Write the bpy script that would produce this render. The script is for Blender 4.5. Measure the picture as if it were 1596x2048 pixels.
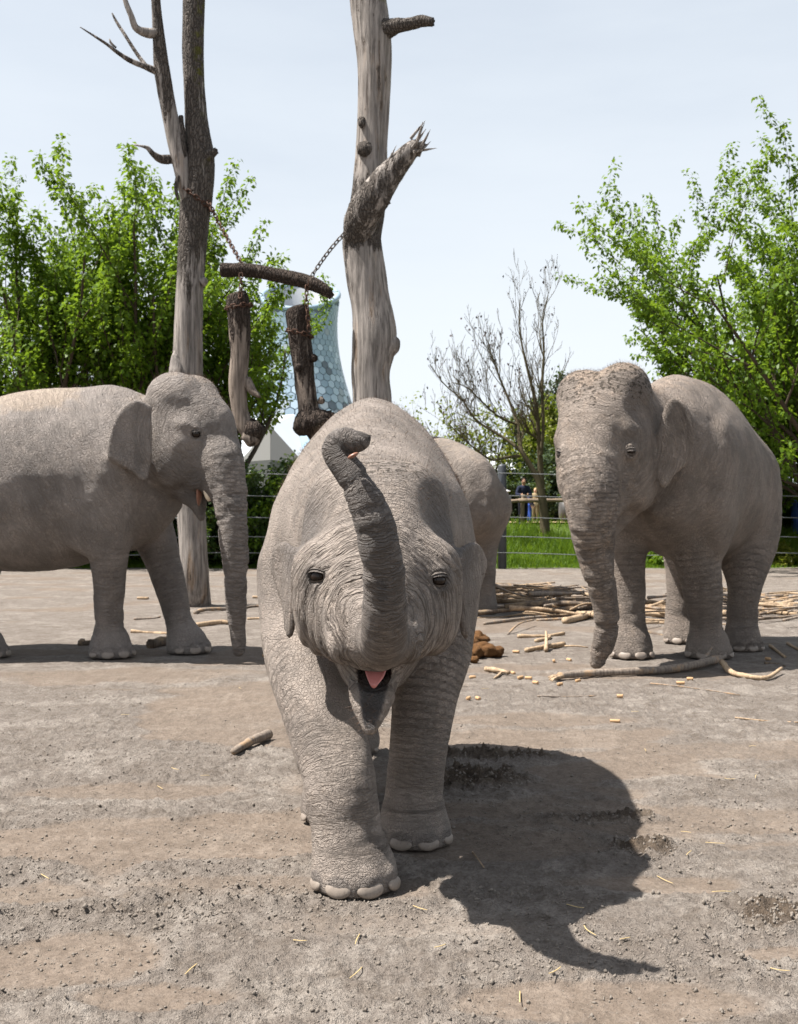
import bpy, math, random
import numpy as np
from mathutils import Vector, Matrix

for o in list(bpy.data.objects):
    bpy.data.objects.remove(o, do_unlink=True)
scene = bpy.context.scene
COL = scene.collection
R = math.radians

# ------------------------------------------------------------------ camera
CAM_Z = 1.30
FPX = 2300.0                       # focal length in pixels of the 1596x2048 photograph
cam_d = bpy.data.cameras.new('camera')
cam = bpy.data.objects.new('camera', cam_d)
COL.objects.link(cam)
cam.location = (0, 0, CAM_Z)
cam.rotation_euler = (R(90), 0, 0)
cam_d.sensor_fit = 'VERTICAL'
cam_d.sensor_height = 36.0
cam_d.sensor_width = 36.0
cam_d.lens = 36.0 * FPX / 2048.0
cam_d.clip_start = 0.05
cam_d.clip_end = 3000
cam_d.dof.use_dof = True
cam_d.dof.focus_distance = 4.0
cam_d.dof.aperture_fstop = 9.0
scene.camera = cam

# ------------------------------------------------------------------ sun and sky
SUN_DIR = Vector((-0.55, -0.04, 1.0)).normalized()      # towards the sun: high on the left
SUN_EL = math.asin(SUN_DIR.z)
SUN_AZ = math.atan2(SUN_DIR.x, SUN_DIR.y)              # from +Y towards +X
world = bpy.data.worlds.new('World')
scene.world = world
world.use_nodes = True
wn, wl = world.node_tree.nodes, world.node_tree.links
wn.clear()
w_out = wn.new('ShaderNodeOutputWorld')
w_bg = wn.new('ShaderNodeBackground')
w_sky = wn.new('ShaderNodeTexSky')
w_sky.sky_type = 'NISHITA'
w_sky.sun_disc = False
w_sky.sun_elevation = SUN_EL
w_sky.sun_rotation = SUN_AZ
w_sky.air_density = 1.0
w_sky.dust_density = 2.0
w_sky.ozone_density = 1.0
w_bg.inputs['Strength'].default_value = 0.053
# a thin milky veil of high cloud: its optical path grows towards the horizon
w_tc = wn.new('ShaderNodeTexCoord')
w_sep = wn.new('ShaderNodeSeparateXYZ')
wl.new(w_tc.outputs['Generated'], w_sep.inputs[0])
def wmath(op, a, b=None, clamp=False):
    n = wn.new('ShaderNodeMath'); n.operation = op; n.use_clamp = clamp
    for i, v in enumerate((a, b)):
        if v is None: continue
        if isinstance(v, (int, float)): n.inputs[i].default_value = v
        else: wl.new(v, n.inputs[i])
    return n.outputs[0]
w_map = wn.new('ShaderNodeMapping'); w_map.inputs['Scale'].default_value = (1.6, 1.6, 7.0)
w_map.inputs['Rotation'].default_value = (0.12, 0.05, 0)
wl.new(w_tc.outputs['Generated'], w_map.inputs['Vector'])
w_no = wn.new('ShaderNodeTexNoise'); w_no.inputs['Scale'].default_value = 1.7
w_no.inputs['Detail'].default_value = 6; w_no.inputs['Roughness'].default_value = 0.55
wl.new(w_map.outputs['Vector'], w_no.inputs['Vector'])
w_z = wmath('MAXIMUM', w_sep.outputs['Z'], 0.06)
w_tau = wmath('DIVIDE', wmath('MULTIPLY_ADD', w_no.outputs['Fac'], 0.42), w_z)
w_no_ma = w_tau.node.inputs[0].links[0].from_node
w_no_ma.inputs[2].default_value = 0.27
w_fac = wmath('SUBTRACT', 1.0, wmath('POWER', 2.718, wmath('MULTIPLY', w_tau, -1.0)), clamp=True)
w_mix = wn.new('ShaderNodeMix'); w_mix.data_type = 'RGBA'
wl.new(w_fac, w_mix.inputs[0])
wl.new(w_sky.outputs['Color'], w_mix.inputs[6])
w_mix.inputs[7].default_value = (7.15, 7.65, 8.15, 1)
wl.new(w_mix.outputs[2], w_bg.inputs['Color'])
wl.new(w_bg.outputs['Background'], w_out.inputs['Surface'])

sun_d = bpy.data.lights.new('sun', 'SUN')
sun = bpy.data.objects.new('sun', sun_d)
COL.objects.link(sun)
sun.location = SUN_DIR * 60
sun.rotation_euler = SUN_DIR.to_track_quat('Z', 'Y').to_euler()
sun_d.energy = 5.0
sun_d.angle = R(0.7)
sun_d.color = (1.0, 0.955, 0.90)

scene.view_settings.view_transform = 'Standard'
scene.view_settings.look = 'None'
scene.view_settings.gamma = 1.0
scene.view_settings.use_curve_mapping = False
scene.view_settings.exposure = 1.30
scene.cycles.max_bounces = 6
scene.cycles.diffuse_bounces = 3
scene.cycles.transparent_max_bounces = 8
scene.cycles.use_adaptive_sampling = True
scene.cycles.adaptive_threshold = 0.02
scene.cycles.use_denoising = True
scene.cycles.caustics_reflective = False
scene.cycles.caustics_refractive = False

# ------------------------------------------------------------------ helpers
def at(px, py, d):
    """world point seen at photograph pixel (px, py) at distance d in front of the camera"""
    return np.array([(px - 798.0) / FPX * d, d, CAM_Z - (py - 1024.0) / FPX * d])

def gnd(px, py):
    d = CAM_Z * FPX / (py - 1024.0)
    return np.array([(px - 798.0) / FPX * d, d, 0.0])

def tag(o, label=None, cat=None, group=None, kind=None):
    if label: o['label'] = label
    if cat: o['category'] = cat
    if group: o['group'] = group
    if kind: o['kind'] = kind
    return o

def empty(name, loc=(0, 0, 0), rz=0.0):
    o = bpy.data.objects.new(name, None)
    o.location = loc; o.rotation_euler = (0, 0, rz)
    o.empty_display_size = 0.2
    COL.objects.link(o)
    return o

def mesh_np(name, V, F, mat=None, parent=None, smooth=True, loc=None, attrs=None, cols=None, mats=None, fmat=None):
    """link one mesh object from arrays; F is an (n,3) / (n,4) array or a list of lists"""
    me = bpy.data.meshes.new(name)
    V = np.asarray(V, dtype=np.float32)
    if loc is not None: V = V - np.asarray(loc, dtype=np.float32)
    if isinstance(F, np.ndarray) and F.ndim == 2:
        nf, k = F.shape
        me.vertices.add(len(V)); me.vertices.foreach_set('co', V.ravel())
        me.loops.add(nf * k); me.loops.foreach_set('vertex_index', F.astype(np.int32).ravel())
        me.polygons.add(nf)
        me.polygons.foreach_set('loop_start', np.arange(0, nf * k, k, dtype=np.int32))
        me.polygons.foreach_set('loop_total', np.full(nf, k, dtype=np.int32))
        me.update(calc_edges=True)
    else:
        me.from_pydata(V.tolist(), [], [list(f) for f in F]); me.update()
    if smooth: me.polygons.foreach_set('use_smooth', np.ones(len(me.polygons), dtype=bool))
    for k, a in (attrs or {}).items():
        at_ = me.attributes.new(k, 'FLOAT', 'POINT'); at_.data.foreach_set('value', np.asarray(a, dtype=np.float32))
    for k, a in (cols or {}).items():
        at_ = me.attributes.new(k, 'FLOAT_VECTOR', 'POINT'); at_.data.foreach_set('vector', np.asarray(a, dtype=np.float32).ravel())
    if mat is not None: me.materials.append(mat)
    for m in (mats or []): me.materials.append(m)
    if fmat is not None: me.polygons.foreach_set('material_index', np.asarray(fmat, dtype=np.int32))
    o = bpy.data.objects.new(name, me)
    if loc is not None: o.location = [float(c) for c in loc]
    COL.objects.link(o)
    if parent is not None: o.parent = parent
    return o

def inst(name, src, parent=None, loc=None, rot=None, scale=None):
    o = bpy.data.objects.new(name, src.data)
    COL.objects.link(o)
    if parent is not None: o.parent = parent
    if loc is not None: o.location = [float(c) for c in loc]
    if rot is not None: o.rotation_euler = rot
    if scale is not None: o.scale = scale
    return o

# ---- numpy noise
def _hash(ix, iy, iz, seed):
    h = (ix.astype(np.uint32) * np.uint32(374761393) + iy.astype(np.uint32) * np.uint32(668265263)
         + iz.astype(np.uint32) * np.uint32(2147483647) + np.uint32(seed * 974634777 & 0xffffffff))
    h = (h ^ (h >> np.uint32(13))) * np.uint32(1274126177)
    h = (h ^ (h >> np.uint32(15))) * np.uint32(2246822519)
    return ((h ^ (h >> np.uint32(16))) & np.uint32(0xffffff)).astype(np.float32) / np.float32(0xffffff)

def vnoise(P, seed=0):
    """smooth value noise, 0..1; P is (n,3)"""
    P = np.asarray(P, dtype=np.float32)
    I = np.floor(P); f = P - I; I = I.astype(np.int64)
    f = f * f * f * (f * (f * 6 - 15) + 10)
    out = 0
    for dx in (0, 1):
        wx = f[:, 0] if dx else 1 - f[:, 0]
        for dy in (0, 1):
            wy = f[:, 1] if dy else 1 - f[:, 1]
            for dz in (0, 1):
                wz = f[:, 2] if dz else 1 - f[:, 2]
                out = out + wx * wy * wz * _hash(I[:, 0] + dx, I[:, 1] + dy, I[:, 2] + dz, seed)
    return out

def fbm(P, octs=4, seed=0, gain=0.5, lac=2.03):
    P = np.asarray(P, dtype=np.float32)
    a, s, t = 1.0, 0, 0
    for i in range(octs):
        s = s + a * vnoise(P * (lac ** i) + 17.3 * i, seed + i); t += a; a *= gain
    return s / t

def sstep(a, b, x):
    t = np.clip((x - a) / (b - a), 0, 1)
    return t * t * (3 - 2 * t)

def crom(P, n):
    """Catmull-Rom through the rows of P (any width), n samples, spread by chord length"""
    P = np.asarray(P, dtype=float)
    if len(P) < 3: return np.array([P[0] + (P[-1] - P[0]) * t for t in np.linspace(0, 1, n)])
    L = np.r_[0, np.cumsum(np.linalg.norm(np.diff(P[:, :3], axis=0), axis=1) + 1e-9)]
    T = np.linspace(0, L[-1], n)
    out = np.zeros((n, P.shape[1]))
    M = np.zeros_like(P)
    M[1:-1] = (P[2:] - P[:-2]) / (L[2:] - L[:-2])[:, None]
    M[0] = (P[1] - P[0]) / (L[1] - L[0]); M[-1] = (P[-1] - P[-2]) / (L[-1] - L[-2])
    for j, t in enumerate(T):
        i = min(np.searchsorted(L, t, side='right') - 1, len(P) - 2)
        h = L[i + 1] - L[i]; u = (t - L[i]) / h
        out[j] = ((2*u**3 - 3*u**2 + 1) * P[i] + (u**3 - 2*u**2 + u) * h * M[i]
                  + (-2*u**3 + 3*u**2) * P[i + 1] + (u**3 - u**2) * h * M[i + 1])
    return out

# ---- node materials
class NT:
    def __init__(self, name):
        self.mat = bpy.data.materials.new(name); self.mat.use_nodes = True
        self.t = self.mat.node_tree; self.t.nodes.clear()
        self.out = self.t.nodes.new('ShaderNodeOutputMaterial')
        self.b = self.t.nodes.new('ShaderNodeBsdfPrincipled')
        self.t.links.new(self.b.outputs[0], self.out.inputs[0])
    def put(self, sock, v):
        if v is None: return
        if isinstance(v, bpy.types.NodeSocket): self.t.links.new(v, sock)
        elif isinstance(v, (tuple, list)) and sock.type == 'RGBA' and len(v) == 3: sock.default_value = (*v, 1)
        else: sock.default_value = v
    def node(self, typ, ins=None, **kw):
        n = self.t.nodes.new(typ)
        for k, v in kw.items(): setattr(n, k, v)
        for k, v in (ins or {}).items(): self.put(n.inputs[k], v)
        return n
    def coord(self, which='Object'): return self.node('ShaderNodeTexCoord').outputs[which]
    def pos(self): return self.node('ShaderNodeNewGeometry').outputs['Position']
    def attr(self, name, out='Fac'): return self.node('ShaderNodeAttribute', attribute_name=name).outputs[out]
    def m(self, op, a, b=None, c=None, clamp=False):
        n = self.node('ShaderNodeMath', operation=op, use_clamp=clamp)
        for i, v in enumerate((a, b, c)): self.put(n.inputs[i], v)
        return n.outputs[0]
    def vm(self, op, a, b=None, scale=None):
        n = self.node('ShaderNodeVectorMath', operation=op)
        self.put(n.inputs[0], a)
        if b is not None: self.put(n.inputs[1], b)
        if scale is not None: self.put(n.inputs['Scale'], scale)
        return n.outputs['Value'] if op in ('DOT_PRODUCT', 'LENGTH', 'DISTANCE') else n.outputs[0]
    def noise(self, vec, scale=5.0, detail=3.0, rough=0.5, dist=0.0, out='Fac'):
        return self.node('ShaderNodeTexNoise', {'Vector': vec, 'Scale': scale, 'Detail': detail, 'Roughness': rough, 'Distortion': dist}).outputs[out]
    def voro(self, vec, scale=5.0, feature='F1', rand=1.0, out='Distance'):
        return self.node('ShaderNodeTexVoronoi', {'Vector': vec, 'Scale': scale, 'Randomness': rand}, feature=feature).outputs[out]
    def mapr(self, v, a, b, c=0.0, d=1.0, smooth=True):
        n = self.node('ShaderNodeMapRange', {'Value': v, 'From Min': a, 'From Max': b, 'To Min': c, 'To Max': d},
                      interpolation_type='SMOOTHSTEP' if smooth else 'LINEAR')
        return n.outputs[0]
    def mix(self, f, a, b, blend='MIX'):
        n = self.node('ShaderNodeMix', data_type='RGBA', blend_type=blend)
        self.put(n.inputs[0], f); self.put(n.inputs[6], a); self.put(n.inputs[7], b)
        return n.outputs[2]
    def mapping(self, vec, scale=(1, 1, 1), rot=(0, 0, 0), loc=(0, 0, 0)):
        return self.node('ShaderNodeMapping', {'Vector': vec, 'Scale': scale, 'Rotation': rot, 'Location': loc}).outputs[0]
    def comb(self, x, y, z): return self.node('ShaderNodeCombineXYZ', {0: x, 1: y, 2: z}).outputs[0]
    def sep(self, v): return self.node('ShaderNodeSeparateXYZ', {0: v}).outputs
    def bump(self, h, strength=0.5, dist=0.01, normal=None):
        n = self.node('ShaderNodeBump', {'Height': h, 'Strength': strength, 'Distance': dist})
        if normal is not None: self.put(n.inputs['Normal'], normal)
        return n.outputs[0]
    def done(self, color=None, rough=None, normal=None, spec=None, **kw):
        self.put(self.b.inputs['Base Color'], color); self.put(self.b.inputs['Roughness'], rough)
        if normal is not None: self.put(self.b.inputs['Normal'], normal)
        if spec is not None: self.put(self.b.inputs['Specular IOR Level'], spec)
        for k, v in kw.items(): self.put(self.b.inputs[k], v)
        return self.mat

def plain(name, color, rough=0.8, spec=0.3, var=0.25, scale=9.0, metallic=0.0):
    n = NT(name)
    f = n.noise(n.coord(), scale, 4, 0.6)
    c = n.mix(f, tuple(x * (1 - var) for x in color), tuple(min(1, x * (1 + var)) for x in color))
    return n.done(c, rough, n.bump(n.noise(n.coord(), scale * 4, 3), 0.2, 0.01), spec, Metallic=metallic)
# ------------------------------------------------------------------ sculpting: smooth-union distance field -> one continuous mesh
class Sculpt:
    def __init__(self, lo, hi, h):
        self.h = h
        self.lo = np.asarray(lo, float)
        n = np.ceil((np.asarray(hi, float) - self.lo) / h).astype(int) + 1
        self.ax = [(self.lo[i] + h * np.arange(n[i])).astype(np.float32) for i in range(3)]
        self.F = np.full(n, 0.6, np.float32)
    def sub(self, lo, hi, pad):
        sl = []
        for i in range(3):
            a = int(np.searchsorted(self.ax[i], lo[i] - pad)); b = int(np.searchsorted(self.ax[i], hi[i] + pad))
            sl.append(slice(a, max(b, a + 1)))
        sl = tuple(sl)
        X = self.ax[0][sl[0]][:, None, None]; Y = self.ax[1][sl[1]][None, :, None]; Z = self.ax[2][sl[2]][None, None, :]
        return sl, X, Y, Z
    def merge(self, sl, d, k):
        a = self.F[sl]
        if a.size == 0: return
        if k <= 0: self.F[sl] = np.minimum(a, d); return
        hh = np.maximum(k - np.abs(a - d), 0) / k
        self.F[sl] = np.minimum(a, d) - hh * hh * (k * 0.25)
    def carve(self, sl, d, k):
        a = self.F[sl]; d = -d
        if a.size == 0: return
        hh = np.maximum(k - np.abs(a - d), 0) / k
        self.F[sl] = np.maximum(a, d) + hh * hh * (k * 0.25)
    def ell(self, c, r, rot=None, k=0.05, cut=False):
        c = np.asarray(c, float); r = np.asarray(r if hasattr(r, '__len__') else (r, r, r), float)
        m = max(r) if rot is not None else None
        e = np.array([m] * 3) if m else r
        sl, X, Y, Z = self.sub(c - e, c + e, k + 2 * self.h)
        x, y, z = X - c[0], Y - c[1], Z - c[2]
        if rot is not None:
            M = np.asarray(rot, float)
            x, y, z = (M[0, j] * x + M[1, j] * y + M[2, j] * z for j in range(3))
        x, y, z = x / r[0], y / r[1], z / r[2]
        k0 = np.sqrt(x * x + y * y + z * z) + 1e-6
        k1 = np.sqrt((x / r[0]) ** 2 + (y / r[1]) ** 2 + (z / r[2]) ** 2) + 1e-6
        d = (k0 * (k0 - 1) / k1).astype(np.float32)
        (self.carve if cut else self.merge)(sl, d, k)
    def chain(self, pts, n=None, k=0.06, flat=None, cut=False):
        """pts rows: x y z r; flat=(axis, s): cross-section scaled by s along axis"""
        pts = np.asarray(pts, float)
        Q = crom(pts, n or max(8, 6 * len(pts)))
        rm = Q[:, 3].max() * (max(1, flat[1]) if flat else 1)
        sl, X, Y, Z = self.sub(Q[:, :3].min(0) - rm, Q[:, :3].max(0) + rm, k + 2 * self.h)
        D = np.full((X.shape[0], Y.shape[1], Z.shape[2]), 0.6, np.float32)
        if D.size == 0: return Q
        for a, b in zip(Q[:-1], Q[1:]):
            pad = max(a[3], b[3]) * (max(1, flat[1]) if flat else 1) + k + 2 * self.h
            lo = np.minimum(a[:3], b[:3]) - pad; hi = np.maximum(a[:3], b[:3]) + pad
            i0, i1 = np.searchsorted(X[:, 0, 0], (lo[0], hi[0])); j0, j1 = np.searchsorted(Y[0, :, 0], (lo[1], hi[1])); l0, l1 = np.searchsorted(Z[0, 0, :], (lo[2], hi[2]))
            x = X[i0:i1] - a[0]; y = Y[:, j0:j1] - a[1]; z = Z[:, :, l0:l1] - a[2]
            e = b[:3] - a[:3]; ee = max(e @ e, 1e-9)
            t = np.clip((x * e[0] + y * e[1] + z * e[2]) / ee, 0, 1)
            dx, dy, dz = x - t * e[0], y - t * e[1], z - t * e[2]
            if flat:
                ax, s = np.asarray(flat[0], float), flat[1]
                q = (dx * ax[0] + dy * ax[1] + dz * ax[2]) * (1 / s - 1)
                dx, dy, dz = dx + q * ax[0], dy + q * ax[1], dz + q * ax[2]
            d = np.sqrt(dx * dx + dy * dy + dz * dz) - (a[3] + t * (b[3] - a[3]))
            v = D[i0:i1, j0:j1, l0:l1]
            np.minimum(v, d.astype(np.float32), out=v)
        (self.carve if cut else self.merge)(sl, D, k)
        return Q
    def loft(self, o, fwd, st, k=0.08, ntop=2.0, nbot=2.0):
        """st rows: t, side, ztop, zmid, zbot, halfwidth along the horizontal axis fwd from o"""
        o = np.asarray(o, float); f = np.asarray(fwd, float); f = f / np.linalg.norm(f); s = np.array([-f[1], f[0], 0])
        st = np.asarray(st, float)
        S = crom(np.c_[st[:, 0], st[:, 0] * 0, st[:, 0] * 0, st[:, 1:]], 160)
        T = S[:, 0]
        ends = np.array([o + f * st[0, 0], o + f * st[-1, 0]]); wm = st[:, 5].max() + abs(st[:, 1]).max()
        lo = ends.min(0) - wm; hi = ends.max(0) + wm; lo[2] = st[:, 4].min(); hi[2] = st[:, 2].max()
        sl, X, Y, Z = self.sub(lo, hi, k + 2 * self.h)
        t = (X - o[0]) * f[0] + (Y - o[1]) * f[1]; u = (X - o[0]) * s[0] + (Y - o[1]) * s[1]
        tc = np.clip(t, T[0], T[-1])
        side, zt, zm, zb, w = (np.interp(tc, T, S[:, 3 + i]) for i in range(5))
        u = np.abs(u - side) / np.maximum(w, 1e-3); v = Z - zm
        vt = np.abs(v) / np.maximum(np.where(v > 0, zt - zm, zm - zb), 1e-3)
        n = np.where(v > 0, ntop, nbot)
        d = ((u ** n + vt ** n) ** (1 / n) - 1) * np.minimum(w, (zt - zb) * 0.5)
        d = np.where(t == tc, d, np.hypot(np.maximum(d, 0), t - tc)).astype(np.float32)
        self.merge(sl, d, k)
    def plate(self, o, u, v, outline, thick, bend=(0, 0, 0), k=0.02, ripple=(0, 1)):
        """thin curved flap: outline in (u,v) metres from o; bend: offset along the normal = b0*uu+b1*vv+b2*u*v"""
        o = np.asarray(o, float); u = np.asarray(u, float); u /= np.linalg.norm(u)
        v = np.asarray(v, float); v -= u * (u @ v); v /= np.linalg.norm(v); n = np.cross(u, v)
        P = crom(np.vstack([outline, outline[:1]]) @ np.eye(2, 3), 40)[:-1, :2]
        W = np.array([o + u * a + v * b for a, b in P])
        sl, X, Y, Z = self.sub(W.min(0) - .12, W.max(0) + .12, k + 2 * self.h)
        x, y, z = X - o[0], Y - o[1], Z - o[2]
        a = x * u[0] + y * u[1] + z * u[2]; b = x * v[0] + y * v[1] + z * v[2]; c = x * n[0] + y * n[1] + z * n[2]
        c = c - (bend[0] * a * a + bend[1] * b * b + bend[2] * a * b + ripple[0] * np.sin(ripple[1] * a))
        d2 = np.full(a.shape, 9.0, np.float32); ins = np.zeros(a.shape, bool)
        for (p, q) in zip(P, np.roll(P, -1, 0)):
            e = q - p; wx, wy = a - p[0], b - p[1]
            t = np.clip((wx * e[0] + wy * e[1]) / max(e @ e, 1e-12), 0, 1)
            d2 = np.minimum(d2, (wx - t * e[0]) ** 2 + (wy - t * e[1]) ** 2)
            c1 = (p[1] <= b) != (q[1] <= b)
            ins ^= c1 & (a < p[0] + e[0] * (b - p[1]) / (e[1] if abs(e[1]) > 1e-9 else 1e-9))
        s = np.where(ins, -1, 1) * np.sqrt(d2)
        rr = thick
        d = np.hypot(np.maximum(s + rr, 0), np.abs(c)) - rr
        self.merge(sl, d.astype(np.float32), k)
    def mesh(self):
        """naive surface nets -> vertices, outward quads, normals"""
        F, h = self.F, self.h
        S = F < 0
        c = np.zeros(np.array(F.shape) - 1, np.uint8)
        for i in (0, 1):
            for j in (0, 1):
                for l in (0, 1):
                    c += S[i:F.shape[0]-1+i, j:F.shape[1]-1+j, l:F.shape[2]-1+l]
        cells = np.argwhere((c > 0) & (c < 8))
        idx = np.full(c.shape, -1, np.int64); idx[tuple(cells.T)] = np.arange(len(cells))
        acc = np.zeros((len(cells), 3)); cnt = np.zeros(len(cells))
        cor = np.array([(i, j, l) for i in (0, 1) for j in (0, 1) for l in (0, 1)])
        vals = {tuple(q): F[tuple((cells + q).T)] for q in cor}
        for q in cor:
            for a in range(3):
                if q[a]: continue
                r = q.copy(); r[a] = 1
                v0, v1 = vals[tuple(q)], vals[tuple(r)]
                m = (v0 < 0) != (v1 < 0)
                t = np.where(m, v0 / np.where(m, v0 - v1, 1), 0)
                pt = np.tile(q.astype(float), (len(cells), 1)); pt[:, a] = t
                acc[m] += pt[m]; cnt[m] += 1
        V = self.lo + h * (cells + acc / cnt[:, None])
        quads = []
        for a in range(3):
            b, d = (a + 1) % 3, (a + 2) % 3
            s0 = [slice(None)] * 3; s1 = [slice(None)] * 3
            s0[a] = slice(0, -1); s1[a] = slice(1, None)
            A, B = S[tuple(s0)], S[tuple(s1)]
            E = np.argwhere(A != B)
            E = E[(E[:, b] > 0) & (E[:, d] > 0) & (E[:, b] < F.shape[b] - 1) & (E[:, d] < F.shape[d] - 1)]
            flip = A[tuple(E.T)]
            def cell(ob, od):
                q = E.copy(); q[:, b] -= ob; q[:, d] -= od
                return idx[tuple(q.T)]
            Q = np.stack([cell(1, 1), cell(0, 1), cell(0, 0), cell(1, 0)], 1)
            Q[~flip] = Q[~flip][:, ::-1]
            quads.append(Q)
        Q = np.vstack(quads)
        return V, Q
    def normals(self, V):
        F = self.F; g = []
        p = (V - self.lo) / self.h; i = np.clip(np.floor(p).astype(int), 1, np.array(F.shape) - 3); f = p - i
        def tri(off):
            s = 0
            for dx in (0, 1):
                for dy in (0, 1):
                    for dz in (0, 1):
                        w = (f[:, 0] if dx else 1-f[:, 0]) * (f[:, 1] if dy else 1-f[:, 1]) * (f[:, 2] if dz else 1-f[:, 2])
                        s = s + w * F[i[:, 0]+dx+off[0], i[:, 1]+dy+off[1], i[:, 2]+dz+off[2]]
            return s
        N = np.stack([tri(e) - tri(-e) for e in np.eye(3, dtype=int)], 1)
        return N / (np.linalg.norm(N, axis=1, keepdims=True) + 1e-9)

def surf(S, px, py, d0, d1):
    """first surface point of the sculpt on the sight line through a photograph pixel, with its normal"""
    D = np.arange(d0, d1, S.h * 0.25)
    P = np.array([at(px, py, d) for d in D])
    I = np.clip(np.round((P - S.lo) / S.h).astype(int), 0, np.array(S.F.shape) - 1)
    f = S.F[I[:, 0], I[:, 1], I[:, 2]]
    k = int(np.argmax(f < 0)) if (f < 0).any() else len(D) // 2
    return P[k], S.normals(P[k:k + 1])[0]

def relax(V, Q, it=2, lam=0.5):
    """a little Laplacian smoothing over quad edges"""
    n = len(V)
    for _ in range(it):
        S = np.zeros_like(V); c = np.zeros(n)
        for a, b in ((0, 1), (1, 2), (2, 3), (3, 0)):
            for p, q in ((a, b), (b, a)):
                for d in range(3): S[:, d] += np.bincount(Q[:, p], V[Q[:, q], d], n)
                c += np.bincount(Q[:, p], minlength=n)
        V = V + lam * (S / np.maximum(c, 1)[:, None] - V)
    return V

def along(V, Q):
    """nearest point on a chain: arc length, distance to the surface of the chain"""
    best = np.full(len(V), 9.0); s = np.zeros(len(V)); acc = 0.0
    for a, b in zip(Q[:-1], Q[1:]):
        e = b[:3] - a[:3]; L = np.linalg.norm(e) + 1e-9
        t = np.clip((V - a[:3]) @ e / L**2, 0, 1)
        d = np.linalg.norm(V - a[:3] - t[:, None] * e, axis=1) - (a[3] + t * (b[3] - a[3]))
        m = d < best
        best[m] = d[m]; s[m] = acc + t[m] * L
        acc += L
    return s, best

def ball(c, r, rot=None, nu=14, nv=10, cut_below=None):
    """uv ellipsoid arrays"""
    V = []
    for j in range(nv + 1):
        th = math.pi * j / nv
        for i in range(nu):
            ph = 2 * math.pi * i / nu
            V.append((math.sin(th) * math.cos(ph), math.sin(th) * math.sin(ph), math.cos(th)))
    V = np.array(V) * np.asarray(r, float)
    if rot is not None: V = V @ np.asarray(rot, float).T
    V = V + np.asarray(c, float)
    F = [(j * nu + i, (j + 1) * nu + i, (j + 1) * nu + (i + 1) % nu, j * nu + (i + 1) % nu) for j in range(nv) for i in range(nu)]
    return V, np.array(F)

def frame(fwd, up=(0, 0, 1)):
    """columns: forward, left, up"""
    f = np.asarray(fwd, float); f = f / np.linalg.norm(f)
    l = np.cross(up, f); l /= np.linalg.norm(l)
    return np.stack([f, l, np.cross(f, l)], 1)
def tube(Q, n=10, cap=True, wob=None, twist=0.0):
    """round tube along rows x y z r -> vertices, faces (list); wob(P, i)-> extra radius factor array"""
    Q = np.asarray(Q, float); m = len(Q)
    T = np.gradient(Q[:, :3], axis=0); T /= np.linalg.norm(T, axis=1, keepdims=True) + 1e-12
    u = np.cross(T[0], (0.3, 0.9, 0.1)); u /= np.linalg.norm(u)
    V = np.zeros((m, n, 3)); A = np.linspace(0, 2 * math.pi, n, endpoint=False)
    for i in range(m):
        u = u - T[i] * (u @ T[i]); u /= np.linalg.norm(u); v = np.cross(T[i], u)
        d = np.cos(A)[:, None] * u + np.sin(A)[:, None] * v
        V[i] = Q[i, :3] + d * Q[i, 3]
    V = V.reshape(-1, 3)
    i = np.arange(m - 1)[:, None] * n; j = np.arange(n)[None, :]; jn = (j + 1) % n
    F = np.stack([i + j, i + jn, i + n + jn, i + n + j], -1).reshape(-1, 4).tolist()
    if cap: F += [list(range(n - 1, -1, -1)), [(m - 1) * n + k for k in range(n)]]
    return V, F
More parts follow.
